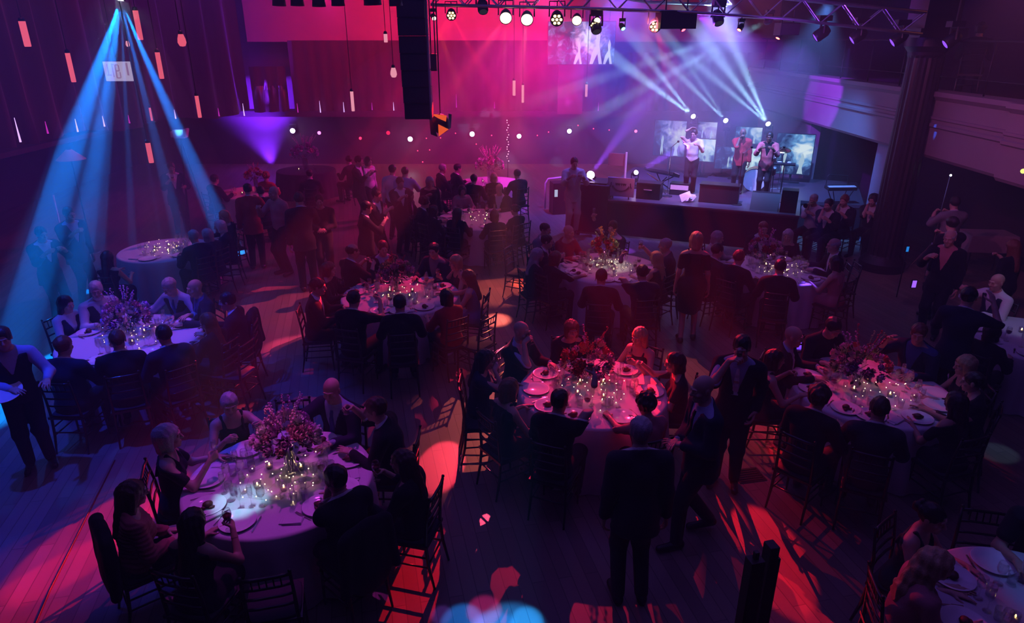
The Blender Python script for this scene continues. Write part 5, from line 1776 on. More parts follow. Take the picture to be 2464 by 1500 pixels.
# cases, wedges, drum hardware
gear('equipment_case', 'dark equipment case on the stage behind the banner', 'case', 1.35, 0.55, [('case_body', MB().box((0, 0, .18), (.60, .40, .36)), BLACKM), ('lid', MB().box((0, 0, .385), (.61, .41, .05)), BLACKM), ('handle', MB().tube([(-.1, -.20, .25), (-.1, -.24, .25), (.1, -.24, .25), (.1, -.20, .25)], .012, 6), STEEL)])
gear('equipment_case', 'small pale-striped case on the stage beside the slanted keyboard', 'case', 2.0, 1.3, [('case_body', MB().box((0, 0, .15), (.5, .3, .3)), BLACKM), ('stripe', MB().box((0, -.152, .2), (.46, .006, .12)), CAMW)])
gear('work_table', 'dark cloth table in front of the performer with hands at his head', 'table', 3.05, 0.75, [('table_top', MB().box((0, 0, .44), (.95, .42, .03)), BLACKM), ('cloth', MB().box((0, -.0, .22), (.93, .40, .42)), TABLEC)])
rr = random.Random(5)
bm = MB()
for i in range(7):
    a, r_ = rr.uniform(0, 6.28), rr.uniform(0, .12)
    c = Vector((r_ * math.cos(a), r_ * math.sin(a), .05 + .12 * rr.random()))
    w = Vector((rr.uniform(.05, .12), rr.uniform(-.08, .08), rr.uniform(-.03, .06)))
    h_ = Vector((rr.uniform(-.05, .05), rr.uniform(.03, .09), rr.uniform(.02, .08)))
    bm.add([c - w - h_, c + w - h_ * .6, c + w + h_, c - w + h_, c + h_ * .4 + Vector((0, 0, .04))], [(0, 1, 4), (1, 2, 4), (2, 3, 4), (3, 0, 4)])
gear('cloth_bundle', 'pale crumpled cloth on the stage edge below the slanted keyboard', 'cloth', 2.35, .45, [('bundle', bm, CAMW)])


def drum(label, u, v, z, r, d, m, rz=0, tilt=1.2):
    t = thing('drum', label, 'drum', st(u, v, STZ), SRZ + rz)
    M = Matrix.Rotation(tilt, 3, 'X')
    MB().lathe([(r, -d / 2), (r, d / 2)], (0, 0, z), 24, M).build('shell', m, t, True)
    MB().lathe([(0, d / 2), (r, d / 2)], (0, 0, z), 24, M).lathe([(0, -d / 2), (r, -d / 2)], (0, 0, z), 24, M).build('drum_head', KEYS, t)
    MB().lathe([(r * 1.03, d / 2 - .02), (r * 1.03, d / 2 + .02)], (0, 0, z), 24, M).build('hoop', STEEL, t)
    MB().tube([(r * .7, 0, z), (r * .9, .1, 0)], .012, 6).tube([(-r * .7, 0, z), (-r * .9, .1, 0)], .012, 6).build('stand', STEEL, t)


RDR = mat('red_sparkle', (0.30, 0.02, 0.04), 0.3)
drum('bass drum of the kit behind the singer', 3.75, 2.6, 0.30, 0.30, 0.40, RDR, 0, 1.57)
drum('small snare drum before the percussion player', 4.1, 1.6, 0.70, 0.17, 0.15, RDR, 0, 0.15)
drum('tom drum of the kit between singer and percussion player', 4.05, 2.9, 0.78, 0.17, 0.22, RDR, 0, 0.4)
for u, v, z, lb in ((3.35, 2.8, 1.05, 'bright cymbal on a stand at the singer side of the kit'), (4.35, 2.9, 1.05, 'bright cymbal on a stand at the percussion side of the kit')):
    t = thing('cymbal', lb, 'cymbal', st(u, v), SRZ)
    MB().lathe([(0, .02), (.05, .015), (.20, -.01), (.20, -.013), (.05, .01), (0, .015)], (0, 0, z), 24, Matrix.Rotation(.25, 3, 'X')).build('disc', mat('brass', (.75, .55, .2), .25, 1.0), t, True)
    MB().tube([(0, 0, 0), (0, 0, z)], .012, 6).tube([(-.2, 0, 0), (.2, .1, .03)], .01, 6).build('stand', STEEL, t)
gear('percussion_table', 'small dark tray table of percussion before the man in the reddish jacket', 'table', 4.45, 1.25, [('tray', MB().box((0, 0, .95), (.50, .28, .03)), BLACKM), ('shaker', MB().ball((.1, 0, .99), (.05, .03, .03), 8, 5).ball((-.12, .04, .985), (.06, .02, .02), 8, 5), CAMW), ('stand', MB().tube([(0, 0, 0), (0, 0, .97)], .018, 6).tube([(-.2, -.1, 0), (.2, .1, 0)], .014, 6), STEEL)])
for u, v, lb in ((3.5, .6, 'thin microphone stand beside the work table'), (1.75, .9, 'thin chrome microphone stand at the slanted keyboard'), (4.2, .9, 'thin microphone stand before the singer')):
    t = thing('microphone_stand', lb, 'stand', st(u, v), SRZ)
    MB().tube([(0, 0, 0.02), (0, 0, 1.25)], .010, 6).tube([(0, 0, 1.25), (.18, -.2, 1.42)], .008, 6).build('pole', STEEL, t)
    MB().lathe([(0, 0), (.13, 0), (.12, .02), (0, .025)], n=16).build('base', BLACKM, t)
    MB().ball((.19, -.21, 1.43), .03, 8, 6).build('microphone', BLACKM, t, True)
gear('stage_monitor', 'dark wedge floor monitor at the column end of the stage front', 'loudspeaker', 4.15, 0.45, [('cabinet', MB().add([(-.32, -.25, 0), (.32, -.25, 0), (.32, .25, 0), (-.32, .25, 0), (-.32, .05, .36), (.32, .05, .36), (.32, .25, .36), (-.32, .25, .36)], [(0, 3, 2, 1), (0, 1, 5, 4), (1, 2, 6, 5), (2, 3, 7, 6), (3, 0, 4, 7), (4, 5, 6, 7)]), BLACKM), ('grille', MB().add([(-.28, -.225, .03), (.28, -.225, .03), (.28, .03, .335), (-.28, .03, .335)], [(0, 1, 2, 3)]), MATS['speaker_grille'])])
gear('stage_monitor', 'upright dark monitor box at the stage corner by the horn player', 'loudspeaker', 4.68, 0.35, [('cabinet', MB().box((0, 0, .26), (.36, .34, .52)), BLACKM), ('grille', MB().box((0, -.175, .26), (.32, .01, .46)), MATS['speaker_grille'])])
# things on the floor left of the stage
p = at_z(1300, 512, 0)
t = thing('loudspeaker', 'black floor loudspeaker with pale glowing badge beside the man in the pale suit', 'loudspeaker', (p.x + .55, p.y, 0), .2)
MB().box((0, 0, .45), (.5, .45, .9)).build('cabinet', BLACKM, t, bevel=.01)
MB().box((-.17, -.23, .62), (.09, .012, .2)).build('badge', lens_glow((.6, .7, 1), .8), t)  # badge has its own glowing material
p = at_z(1340, 520, 0)
t = thing('barrier_rail', 'pale curved barrier rail behind the man in the pale suit', 'rail', (p.x, p.y + .9, 0))
MB().tube([(-.3, 0, 0), (-.3, 0, .75), (-.22, 0, .88), (.45, 0, .95)], .03, 8).build('tube', CAMW, t, True)
p = at_z(1222, 440, 0)
t = thing('string_light_pole', 'thin pole wound with tiny pink string lights near the back wall', 'lamp', (p.x, p.y, 0))
MB().tube([(0, 0, 0), (0, 0, 2.2)], .012, 6).build('pole', BLACKM, t)
bm = MB().ball((0, 0, 0), .018, 6, 4).mesh('bulb', lens_glow((1, .35, .5), 4), True)
for i in range(18):
    inst('bulb', bm, (.03 * math.cos(i * 1.7), .03 * math.sin(i * 1.7), .75 + .08 * i), parent=t)

# newel posts close to the camera
WOODD = mat('dark_wood', (0.05, 0.025, 0.018), 0.45, vary=0.3)
for px, py, hh, lb in ((1818, 1345, 1.45, 'shorter front dark wooden post with a pegged cap at the photo foot'), (1858, 1310, 1.45, 'taller rear dark wooden post with bevelled edge at the photo foot')):
    lb = lb.replace('bevelled', 'grooved').replace('at the photo foot', 'beside the red floor streaks')
    p = at_z(px, py, hh)
    t = thing('newel_post', lb, 'post', (p.x, p.y, 0), .25)
    MB().box((0, 0, hh / 2), (.105 if px < 1840 else .075, .09, hh)).build('shaft', WOODD, t, bevel=.006)
    MB().box((.062, 0, hh / 2 - .06), (.02, .06, hh - .12)).build('moulding', WOODD, t, bevel=.004)
    if px < 1840:
        MB().box((.0, 0, hh + .03), (.03, .03, .06)).build('peg', WOODD, t)
# vent in the floor
p = at_z(1800, 1145, 0)
t = thing('floor_vent', 'dark slatted vent set in the floor beside the drinking man', 'vent', (p.x, p.y, 0.004), .2)
b = MB().box((0, 0, 0), (.34, .26, .006))
b.build('vent_plate', BLACKM, t)
b = MB()
for i in range(6):
    b.box((0, -.10 + .04 * i, .006), (.30, .014, .006))
b.build('slats', WOODD, t)
# cable on the floor
pts = [at_z(x, y, .008) for x, y in ((276, 1108), (215, 1230), (160, 1340), (120, 1420), (86, 1500), (60, 1580))]
tag(MB().tube(pts, .008, 6).build('floor_cable', BLACKM, smooth=True), 'dark cable running straight across the empty floor corner', 'cable')
# ---------------------------------------------------------------- tables, guests, glasses
SEATS = {}
USED = {}


def hold(g, kind, who, tilt=0.0, rz=0.0, low=0.075):
    nm = {'wine': 'wine_glass', 'flute': 'champagne_flute', 'tumbler': 'water_tumbler', 'bottle': 'wine_bottle'}[kind]
    o = inst(nm, ME[kind], (0, 0, 0))
    if kind == 'tumbler':
        low = 0.055
    M = Matrix.Translation(g) @ Matrix.Rotation(rz, 4, 'Z') @ Matrix.Rotation(tilt, 4, 'X') @ Matrix.Translation((0, 0, -low))
    o.matrix_world = M
    o.location, o.rotation_euler = M.to_translation(), M.to_euler()
    tag(o, {'wine': 'stemmed wine glass', 'flute': 'slim champagne flute', 'tumbler': 'short tumbler', 'bottle': 'bottle'}[kind] + ' in the hand of the ' + who, 'bottle' if kind == 'bottle' else 'glass')
    if kind == 'wine':
        inst('red_wine', ME['winefill'], (0, 0, 0), parent=o)


def sit(key, px, py, label, to=None, ch=True, held=None, hand=1, seatlean=0.0, **kw):
    who, _, rest = label.partition('|')
    c, R, ph = TABLES[key]
    s_ = GS * (kw.pop('s', None) or (1.0 if kw.get('sex', 'm') == 'm' else 0.93))
    l = math.radians(kw.get('lean', 6))
    hd = at_z(px, py, (0.655 + 0.57 * math.cos(l)) * s_)
    f = (c if to is None else at_z(to[0], to[1], 0.9).to_2d()) - hd.to_2d()
    f.normalize()
    loc = hd.to_2d() - f * (0.57 * math.sin(l) + 0.03) * s_
    r = loc - c
    if r.length < R + 0.16:
        loc = c + r.normalized() * (R + 0.16)
    o, gp, rz = person((loc.x, loc.y), (loc + f)[:], (who + ' ' + rest).strip(), s=s_, **kw)
    SEATS.setdefault(key, []).append(math.atan2(loc.y - c.y, loc.x - c.x))
    if ch:
        cl = loc + f * 0.045
        chair(cl.x, cl.y, rz, 'black ladder-back chair under the ' + who, lean=seatlean)
    if held:
        hold(gp[hand], held, who, {'drink': -0.55}.get(kw.get('R' if hand == 1 else 'L'), 0.0) * -1, rz)
    return o


def stand(px, py, label, to, held=None, hand=1, z0=0.0, by='foot', **kw):
    who, _, rest = label.partition('|')
    s_ = GS * (kw.pop('s', None) or (1.0 if kw.get('sex', 'm') == 'm' else 0.93))
    l = math.radians(kw.get('lean', 2))
    if by == 'foot':
        p = at_z(px, py, z0 + 0.06)
        f = (at_z(*to, 1.0) - p).to_2d().normalized()
        loc = p.to_2d()
    else:
        p = at_z(px, py, z0 + (1.055 + 0.57 * math.cos(l)) * s_)
        f = (at_z(*to, z0 + 1.0) - p).to_2d().normalized()
        loc = p.to_2d() - f * (0.57 * math.sin(l) + 0.03) * s_
    kw.setdefault('lean', 2)
    o, gp, rz = person((loc.x, loc.y), (loc + f)[:], (who + ' ' + rest).strip(), pose='stand', s=s_, z0=z0, **kw)
    if held:
        hold(gp[hand], held, who, 0.55 if kw.get('R' if hand == 1 else 'L') == 'drink' else 0.0, rz)
    return o, gp


def empty_chair(px, py, to, label, z=0.93, lean=0.0):
    p = at_z(px, py, z)
    f = at_z(*to, 0.75) - p
    rz = math.atan2(-f.x, f.y)
    d = f.to_2d().normalized()
    return chair(p.x + d.x * 0.22, p.y + d.y * 0.22, rz, label, lean=lean)


F = dict(sex='f')
table('t1', (-2.26, 5.55), 0.87, 'purple-lit table with the tall bouquet')
table('t2', (-5.42, 8.85), 0.92, 'lilac table under the blue beams')
table('t3', (-1.85, 10.62), 0.95, 'table with the round peony bouquet')
table('t4', (0.98, 7.32), 0.88, 'crimson-lit table')
table('t5', (1.80, 12.05), 0.92, 'bright table before the stage')
table('t6', (4.85, 11.95), 0.88, 'mauve table at the stage corner')
table('t7', (4.36, 7.34), 0.90, 'table with the glowing tealights')
table('t8', (-6.98, 13.2), 0.85, 'candlelit table in the blue beams')
table('t9', (-0.75, 15.7), 1.0, 'red table behind the peony table')
table('t10', (-7.3, 18.6), 0.8, 'red-lit far table with a crystal vase')
q = at_z(1180, 440, .76); table('t11', (q.x, q.y), 0.95, 'far table with the feathery bouquet')
q = at_z(2515, 1500, .81); table('t12', (q.x / .987, q.y / .987), 0.80, 'blue-lit corner table')
q = at_z(2480, 815, .76); table('t13', (q.x, q.y), 0.85, 'silvery table under the balcony')
table('t14', (-6.6, 22.0), 0.9, 'far table with the bushy dark bouquet', True)

# purple-lit table
k = dict(lod=0)
sit('t1', 799, 938, 'bald man in navy suit|lifting a tumbler across from the tall bouquet', topc='navy', hair='bald', tie='blue', shirt='pale_blue', R='toast', L='table', held='tumbler', yaw=15, fat=1.1, **k)
sit('t1', 908, 985, 'profile man stretching out a tumbler|beside the bald man in navy suit', to=(700, 1060), topc='black', shirt='white', hair='short', hc='brown', R='toast', L='table', held='tumbler', lean=14, **k)
sit('t1', 972, 1113, 'woman with long chestnut hair|on the dark chair before the pale floor patch', topc='black', top='sweater', hair='long', hc='brown', R='hold', L='table', held='wine', **F, **k)
sit('t1', 811, 1155, 'broad man in black jacket seen from behind|hand to chin by the tall bouquet', hair='short', hc='dark', R='table', L='chin', topc='black', lean=10, fat=1.1, **k)
sit('t1', 462, 1262, 'woman with straight black hair|seen from behind in a bare-shouldered dress', top='dress', hair='long', hc='dark', R='hold', L='table', held='wine', skin='tan', **F, **k)
sit('t1', 314, 1190, 'woman in rose cardigan with glasses|and long brown hair', top='sweater', topc='coral', hair='long', hc='brown', glasses=True, R='lap', L='lap', lean=3, **F, **k)
sit('t1', 404, 1052, 'ash blonde woman in black dress|sipping from a flute', to=(700, 1080), top='sleeved_dress', hair='bob', hc='grey', R='hold', L='table', held='flute', lean=2, pitch=0, s=0.98, **F, **k)
sit('t1', 552, 972, 'woman with cropped grey hair|in a black sleeveless top holding a tumbler', to=(690, 1250), top='dress', hair='crop', hc='grey', R='hold', L='toast', held='tumbler', hand=-1, s=0.96, yaw=-10, **F, **k)
empty_chair(705, 975, (690, 1150), 'empty black chair across the purple table between the grey-haired woman and bald man')
empty_chair(640, 1392, (670, 1200), 'empty black chair with its back to the camera below the tall bouquet')
# lilac table
draped_jacket([o for o in COL.objects if o.get('label') == 'black ladder-back chair under the broad man in black jacket seen from behind'][0], 'black jacket draped over the chair of the broad man seen from behind')
draped_jacket([o for o in COL.objects if o.get('label') == 'black ladder-back chair under the woman in rose cardigan with glasses'][0], 'black jacket draped over the chair of the woman in rose cardigan')
sit('t2', 157, 732, 'dark-haired woman with a pale sleeve|at the curtain side of the lilac table', top='vest', topc='navy', hair='long', hc='dark', R='table', L='table', lod=1, **F)
sit('t2', 245, 706, 'white-haired bearded man in waistcoat|gazing past the pink bouquet', top='vest', topc='charcoal', hair='short', hc='white', beard=True, tie='pale_blue', lod=1, yaw=-20)
sit('t2', 391, 696, 'man in waistcoat and blue-lit shirt|looking down at his phone', top='vest', topc='black', shirt='pale_blue', tie='blue', hair='short', hc='grey', pitch=-25, R='wide', L='wide', lod=1, lean=12)  # blue light on the white shirt put into its colour
sit('t2', 472, 693, 'bald man with a vivid blue tie|beside the waistcoated man looking down', topc='navy', hair='bald', tie='blue', shirt='blue', lod=1)
sit('t2', 551, 725, 'dark-haired guest in profile|at the chair-lined edge of the lilac table', hair='short', hc='dark', lod=1, topc='black')
sit('t2', 502, 775, 'woman with long auburn hair|leaning on the bright empty side of the lilac table', top='sweater', topc='black', hair='long', hc='auburn', lod=0, **F)
sit('t2', 396, 808, 'close-cropped man in blue-black jacket|seen from behind at the lilac table', hair='short', hc='dark', topc='navy', lod=0, lean=10)
sit('t2', 283, 820, 'ruddy-haired man in black jacket|seen from behind before the pink bouquet', hair='short', hc='auburn', topc='black', lod=0, lean=8)
sit('t2', 151, 835, 'heavy guest with reddish hair|in dark jacket at the curtain end of the lilac table', hair='short', hc='auburn', topc='navy', lod=1, fat=1.2)
draped_jacket(empty_chair(600, 765, (420, 800), 'empty black chair with a jacket over its back beside the auburn-haired woman'), 'black jacket draped over the empty chair beside the auburn-haired woman')
stand(98, 1108, 'waiter in white shirt sleeves and apron|carrying a white plate by the blue beams', (40, 1130), top='vest', topc='black', shirt='pale_blue', hair='short', hc='dark', R='clasp', L=(0.30, 0.36, 0.78, 'flat'), lod=1, s=0.97)
# peony table
sit('t3', 846, 606, 'balding man with a red napkin|in profile at the peony table', to=(960, 640), topc='black', hair='balding', hc='brown', R='hold', L='hold', lod=1, s=1.04)
sit('t3', 921, 597, 'sandy-haired man facing the camera|in a dark suit at the peony table', topc='black', hair='short', hc='auburn', shirt='pale_blue', lod=1)
sit('t3', 1006, 620, 'dark-haired man in shadow|facing the camera behind the peony bouquet', topc='navy', hair='short', hc='dark', shirt='grey', lod=1, yaw=12)
sit('t3', 1091, 632, 'woman with pink-lit blond hair|raising a glass at the peony table', top='dress', topc='navy', hair='bob', hc='blond', R='hold', held='wine', lod=1, **F)
sit('t3', 1128, 668, 'woman with long dark hair in blue|at the chair-side of the peony table', top='dress', topc='blue', hair='long', hc='brown', R='far', lod=1, **F)
sit('t3', 1075, 716, 'small dark-haired woman in wine red|seen from behind by the peony table knives', top='blouse', topc='red', hair='bob', hc='dark', lod=1, **F)
sit('t3', 962, 732, 'narrow-shouldered man in black|seen from behind below the peony bouquet', hair='short', hc='dark', topc='black', lod=1)
sit('t3', 850, 722, 'man raising one arm over red-lit glasses|seen from behind', hair='short', hc='dark', topc='black', L='table', R='toast', held='tumbler', lod=1)
sit('t3', 790, 648, 'older woman with red-lit bob|in profile at the peony table', top='sweater', topc='black', hair='bob', hc='brown', lod=1, **F)
sit('t3', 762, 690, 'guest wrapped in a long dark coat|at the peony table beside the open floor', to=(960, 740), topc='black', hair='short', hc='dark', lod=1)
# crimson-lit table
k = dict(lod=0)
sit('t4', 1166, 866, 'woman with dark ponytail and spectacles|sipping at the crimson table', top='sweater', topc='navy', hair='long', hc='dark', glasses=True, R='drink', held='tumbler', **F, **k)
sit('t4', 1252, 797, 'bald man drinking red wine|in a dark suit at the crimson table', topc='black', hair='bald', R='drink', held='wine', tie='pale_blue', shirt='pale_blue', **k)
sit('t4', 1382, 802, 'smiling woman with a short auburn bob|facing the camera at the crimson table', top='blouse', topc='black', hair='bob', hc='auburn', **F, **k)
sit('t4', 1502, 830, 'woman with long light hair|and a raised wine glass at the crimson table', top='dress', topc='black', hair='long', hc='blond', L='hold', R='table', held='wine', hand=-1, **F, **k)
sit('t4', 1611, 873, 'woman with short brown hair in profile|reaching a glass over the crimson table', top='tee', topc='black', hair='bob', hc='brown', R='toast', L='table', held='tumbler', glasses=True, **F, **k)
sit('t4', 1556, 975, 'woman with piled dark hair in pink|resting an arm on the crimson table', top='blouse', topc='rose', hair='curly', hc='dark', L='far', R='table', **F, **k)
sit('t4', 1345, 968, 'man in black jacket holding up a glass|seen from behind at the crimson table', hair='short', hc='dark', topc='black', R='raise', L='table', held='wine', **k)
sit('t4', 1224, 938, 'bare-armed woman with auburn hair|seen from behind at the crimson table', top='dress', topc='black', hair='bob', hc='auburn', R='table', L='table', **F, **k)
stand(1665, 1285, 'bald stocky man in navy suit|standing with one knee bent by the crimson table', (1420, 1120), topc='navy', shirt='pale_blue', tie='black', hair='bald', R='clasp', L='clasp', fat=1.2, step=-0.2, yaw=8, **k)
stand(1514, 1432, 'grey-haired man in charcoal suit|standing with his back to the camera', (1480, 1060), topc='charcoal', legs='charcoal', hair='short', hc='grey', R='side', L='side', **k)
stand(1742, 1150, 'young man in suit and pale tie|drinking while standing between two tables', (1640, 1480), topc='black', hair='short', hc='dark', R='drink', L='pocket', tie='white', shirt='pale_blue', held='wine', **k)
# bright table before the stage
sit('t5', 1310, 553, 'man with a light collar and cropped hair|farthest corner of the bright table', top='suit', topc='grey', hair='crop', hc='brown', lod=1)
sit('t5', 1314, 581, 'dark-haired man drinking in profile|before the woman with long grey hair', topc='black', hair='short', hc='dark', R='hold', held='tumbler', lod=1, s=.97)
sit('t5', 1387, 563, 'bald red-lit man in burgundy|facing the camera at the bright table', top='sweater', topc='red', hair='bald', lod=1)
sit('t5', 1466, 571, 'man holding a glass high overhead|in dark suit before the stage front', to=(1400, 640), topc='navy', hair='short', hc='brown', R='raise', held='flute', lod=1, yaw=15)
sit('t5', 1556, 588, 'bald man toasting with a wine glass|near the standing woman in black', topc='navy', shirt='rose', hair='crop', hc='grey', R='toast', held='wine', lod=1)
sit('t5', 1580, 622, 'woman with long light brown hair|in profile at the bright table', top='dress', topc='navy', hair='long', hc='blond', lod=1, **F)
sit('t5', 1546, 658, 'man in blue-black jacket lifting a hand|seen from behind at the bright table', topc='navy', hair='short', hc='dark', L='raise', lod=1, lean=10)
sit('t5', 1447, 668, 'slim man with dark hair|seen from behind, centred before the bright table', topc='black', hair='short', hc='dark', lod=1)
sit('t5', 1292, 614, 'woman with long grey hair|seen from behind beside the tall chair', to=(1420, 640), top='sweater', topc='black', hair='long', hc='grey', lod=1, **F)
sit('t5', 1335, 622, 'woman in black stretching an arm out|over the edge of the bright table', top='sweater', topc='black', hair='bob', hc='auburn', R='far', lod=1, **F)
stand(1652, 812, 'blonde woman in black dress|standing alone with her back to the camera', (1640, 560), sex='f', top='sleeved_dress', topc='black', hair='bob', hc='blond', R='side', L='side', lod=1, s=1.0, step=.08)
# mauve table
sit('t6', 1725, 572, 'person in pale scarf|at the stage side of the mauve table', top='sweater', topc='cream', hair='bob', hc='grey', lod=1, **F)
sit('t6', 1724, 604, 'dark-haired man in suit in profile|beside the person in pale scarf', topc='black', hair='short', hc='dark', lod=1)
sit('t6', 1777, 621, 'man with red-edged shoulders|seen from behind at the mauve table', topc='black', hair='short', hc='auburn', lod=1)
sit('t6', 1877, 644, 'man in black facing the stage|with the violet beam on his back', topc='black', hair='short', hc='dark', lod=1, lean=10)
sit('t6', 1836, 549, 'red-lit man with smooth head|backlit at the stage side of the mauve table', topc='black', hair='crop', hc='auburn', lod=1)
sit('t6', 1896, 567, 'woman with long grey-blond hair|behind the mauve table flowers', top='sweater', topc='black', hair='long', hc='grey', lod=1, **F)
sit('t6', 2002, 591, 'balding man in black suit|in profile at the dark end of the mauve table', topc='black', hair='balding', hc='grey', shirt='white', lod=1)
sit('t6', 2012, 634, 'woman in sleeveless pale top|with dark hair at the mauve table', top='dress', topc='rose', hair='bob', hc='dark', lod=1, **F)
# tealight table
k = dict(lod=0)
sit('t7', 1861, 866, 'woman with bare shoulder and dark bob|in profile at the tealight table', top='dress', topc='black', hair='bob', hc='dark', R='table', L='hold', **F, **k)
sit('t7', 1919, 812, 'bald man with a long pale tie|facing the camera at the tealight table', topc='black', hair='bald', tie='white', shirt='pale_blue', **k)
sit('t7', 2064, 822, 'man in black shirt with bowed head|at the tealight table', top='shirt', topc='black', hair='short', hc='dark', pitch=-28, lean=14, **k)
sit('t7', 2185, 815, 'man gesturing with a raised hand|in navy jacket at the tealight table', topc='navy', shirt='blue', hair='short', hc='auburn', R='gesture', L='table', yaw=20, **k)
sit('t7', 2284, 877, 'bare-armed blonde woman|at the balcony side of the tealight table', top='dress', topc='black', hair='bob', hc='blond', **F, **k)
sit('t7', 2328, 917, 'woman with dark hair swept back|between the blonde and the woman reaching', top='sweater', topc='black', hair='pony', hc='dark', **F, **k)
sit('t7', 2302, 972, 'woman in black reaching to her plate|at the near edge of the tealight table', top='sleeved_dress', topc='black', hair='long', hc='dark', R='far', L='table', skin='tan', **F, **k)
sit('t7', 2116, 987, 'man in tailored grey jacket|seen from behind below the tealights', topc='charcoal', hair='short', hc='brown', lean=8, **k)
sit('t7', 1969, 958, 'curly-haired guest in dark jacket|seen from behind at the tealight table', topc='black', hair='curly', hc='brown', lean=10, **k)
empty_chair(1958, 812, (2080, 900), 'empty black chair just behind the bald man with a long pale tie')
empty_chair(1828, 900, (2040, 960), 'empty black chair beside the standing young man in pale tie')
# candlelit table in the beams
sit('t8', 467, 570, 'grey-headed man in navy jacket|seen from behind at the candlelit table', topc='navy', hair='crop', hc='grey', lod=1)
sit('t8', 500, 566, 'guest with pale hair|tucked beside the grey-headed man at the candlelit table', top='sweater', topc='navy', hair='bob', hc='grey', lod=2, **F)
sit('t8', 531, 545, 'woman with grey bob in blue haze|at the candlelit table', top='sweater', topc='navy', hair='bob', hc='white', lod=1, **F)
sit('t8', 540, 520, 'woman with red-lit blond hair|behind the candlelit table', top='sweater', topc='black', hair='long', hc='blond', lod=1, **F)
sit('t8', 258, 622, 'woman with one bare arm out|at the curtain side of the candlelit table', top='dress', topc='black', hair='long', hc='dark', L='far', lod=1, **F)
stand(440, 560, 'tall man in dark suit|standing in profile in the blue beam', (520, 560), topc='navy', hair='short', hc='brown', R='hold', held='wine', lod=1)
stand(212, 720, 'man standing in the blue haze|looking across at the candlelit table', (330, 640), topc='navy', hair='short', hc='brown', shirt='pale_blue', R='hold', L='side', lod=1)
stand(150, 770, 'short man standing in shadow|by the curtain in the blue haze', (300, 700), topc='black', hair='short', hc='dark', R='hold', L='hold', lod=1, s=.95)
# standing group on the dance floor
stand(622, 640, 'person in a bright red jacket|standing with their back to the camera', (640, 470), top='suit', topc='red', hair='short', hc='dark', R='hold', L='side', lod=1)
stand(690, 652, 'bald person in a rose shirt|standing in the red-lit group', (640, 560), top='shirt', topc='rose', hair='bald', R='hold', L='side', lod=1, s=1.02)
stand(745, 692, 'tall man in black suit|standing with his back turned in the red-lit group', (700, 480), topc='black', hair='short', hc='brown', R='hold', L='side', lod=1, s=1.06)
stand(788, 665, 'man in dark overshirt|facing the camera at the edge of the red-lit group', (760, 900), top='shirt', topc='black', hair='short', hc='dark', R='clasp', L='clasp', lod=1, s=.97)
# red table
for px, py, lb, kw in ((984, 470, 'man with parted dark hair|at the red table, facing the stage', dict(hair='short', hc='dark')), (1020, 487, 'man with dark bushy hair|near end of the red table', dict(hair='curly', hc='dark')), (1042, 508, 'woman with dark bob|at the near corner of the red table', dict(hair='bob', hc='dark', sex='f', top='sweater')),
                       (1052, 468, 'yellow-lit blond woman|among the crowd at the red table', dict(hair='long', hc='blond', sex='f', top='sweater')), (1100, 514, 'woman with long brown hair|seen from behind at the red table', dict(hair='long', hc='brown', sex='f', top='sweater')), (1190, 520, 'small fair-haired guest|seen from behind at the red table', dict(hair='bob', hc='auburn', sex='f', top='sweater')),
                       (1182, 464, 'bald man in black|on the wall side of the red table', dict(hair='bald')), (1240, 506, 'guest with upswept dark hair|at the tall-chair end of the red table', dict(hair='updo', hc='dark', sex='f', top='sweater')), (1112, 458, 'woman in ruffled pink|on the wall side of the red table', dict(hair='bob', hc='brown', sex='f', top='blouse', topc='rose'))):
    sit('t9', px, py, lb, lod=2 if py < 480 else 1, **kw)
for px, py, lb, kw in ((1034, 438, 'woman with pale hair|in the crowd before the far tables', dict(hair='bob', hc='grey', sex='f', top='sweater')), (962, 440, 'red-lit man|in the crowd before the far tables', dict(hair='short', hc='brown')), (905, 470, 'dark-suited man|at the edge of the crowd by the open floor', dict(hair='short', hc='dark')), (880, 500, 'man in black standing sideways|at the edge of the crowd', dict(hair='short', hc='dark'))):
    stand(px, py, lb, (1100, 560), by='head', lod=2, R='hold', L='side', s=.97 if kw.get('sex') != 'f' else .92, **kw)
# far tables
for key, px, py, lb, kw in (('t11', 1064, 406, 'grey-haired person|at the far feathery bouquet table', dict(hair='short', hc='grey')), ('t11', 1120, 404, 'guest with dark hair|behind the feathery bouquet', dict(hair='short', hc='dark')), ('t11', 1188, 428, 'fair-haired guest|just under the feathery bouquet', dict(hair='bob', hc='blond', sex='f', top='sweater')), ('t11', 1140, 432, 'brown-haired guest|seen from behind at the feathery bouquet table', dict(hair='short', hc='brown')), ('t11', 1245, 420, 'dark-haired guest|at the wall end of the feathery bouquet table', dict(hair='short', hc='dark')),
                            ('t14', 840, 386, 'red-faced guest|far off under the white-violet wall lamps', dict(hair='short', hc='dark')), ('t14', 640, 425, 'red curly-haired guest|before the bushy dark bouquet', dict(hair='curly', hc='auburn', sex='f', top='sweater', topc='red')), ('t14', 745, 420, 'dark-haired guest|beside the bushy dark bouquet', dict(hair='short', hc='dark')),
                            ('t10', 540, 428, 'dark-haired guest with a glass|at the crystal vase table', dict(hair='short', hc='dark')), ('t10', 628, 462, 'guest with dark hair behind the red jacket|at the crystal vase table', dict(hair='short', hc='dark'))):
    sit(key, px, py, lb, lod=2, **kw)
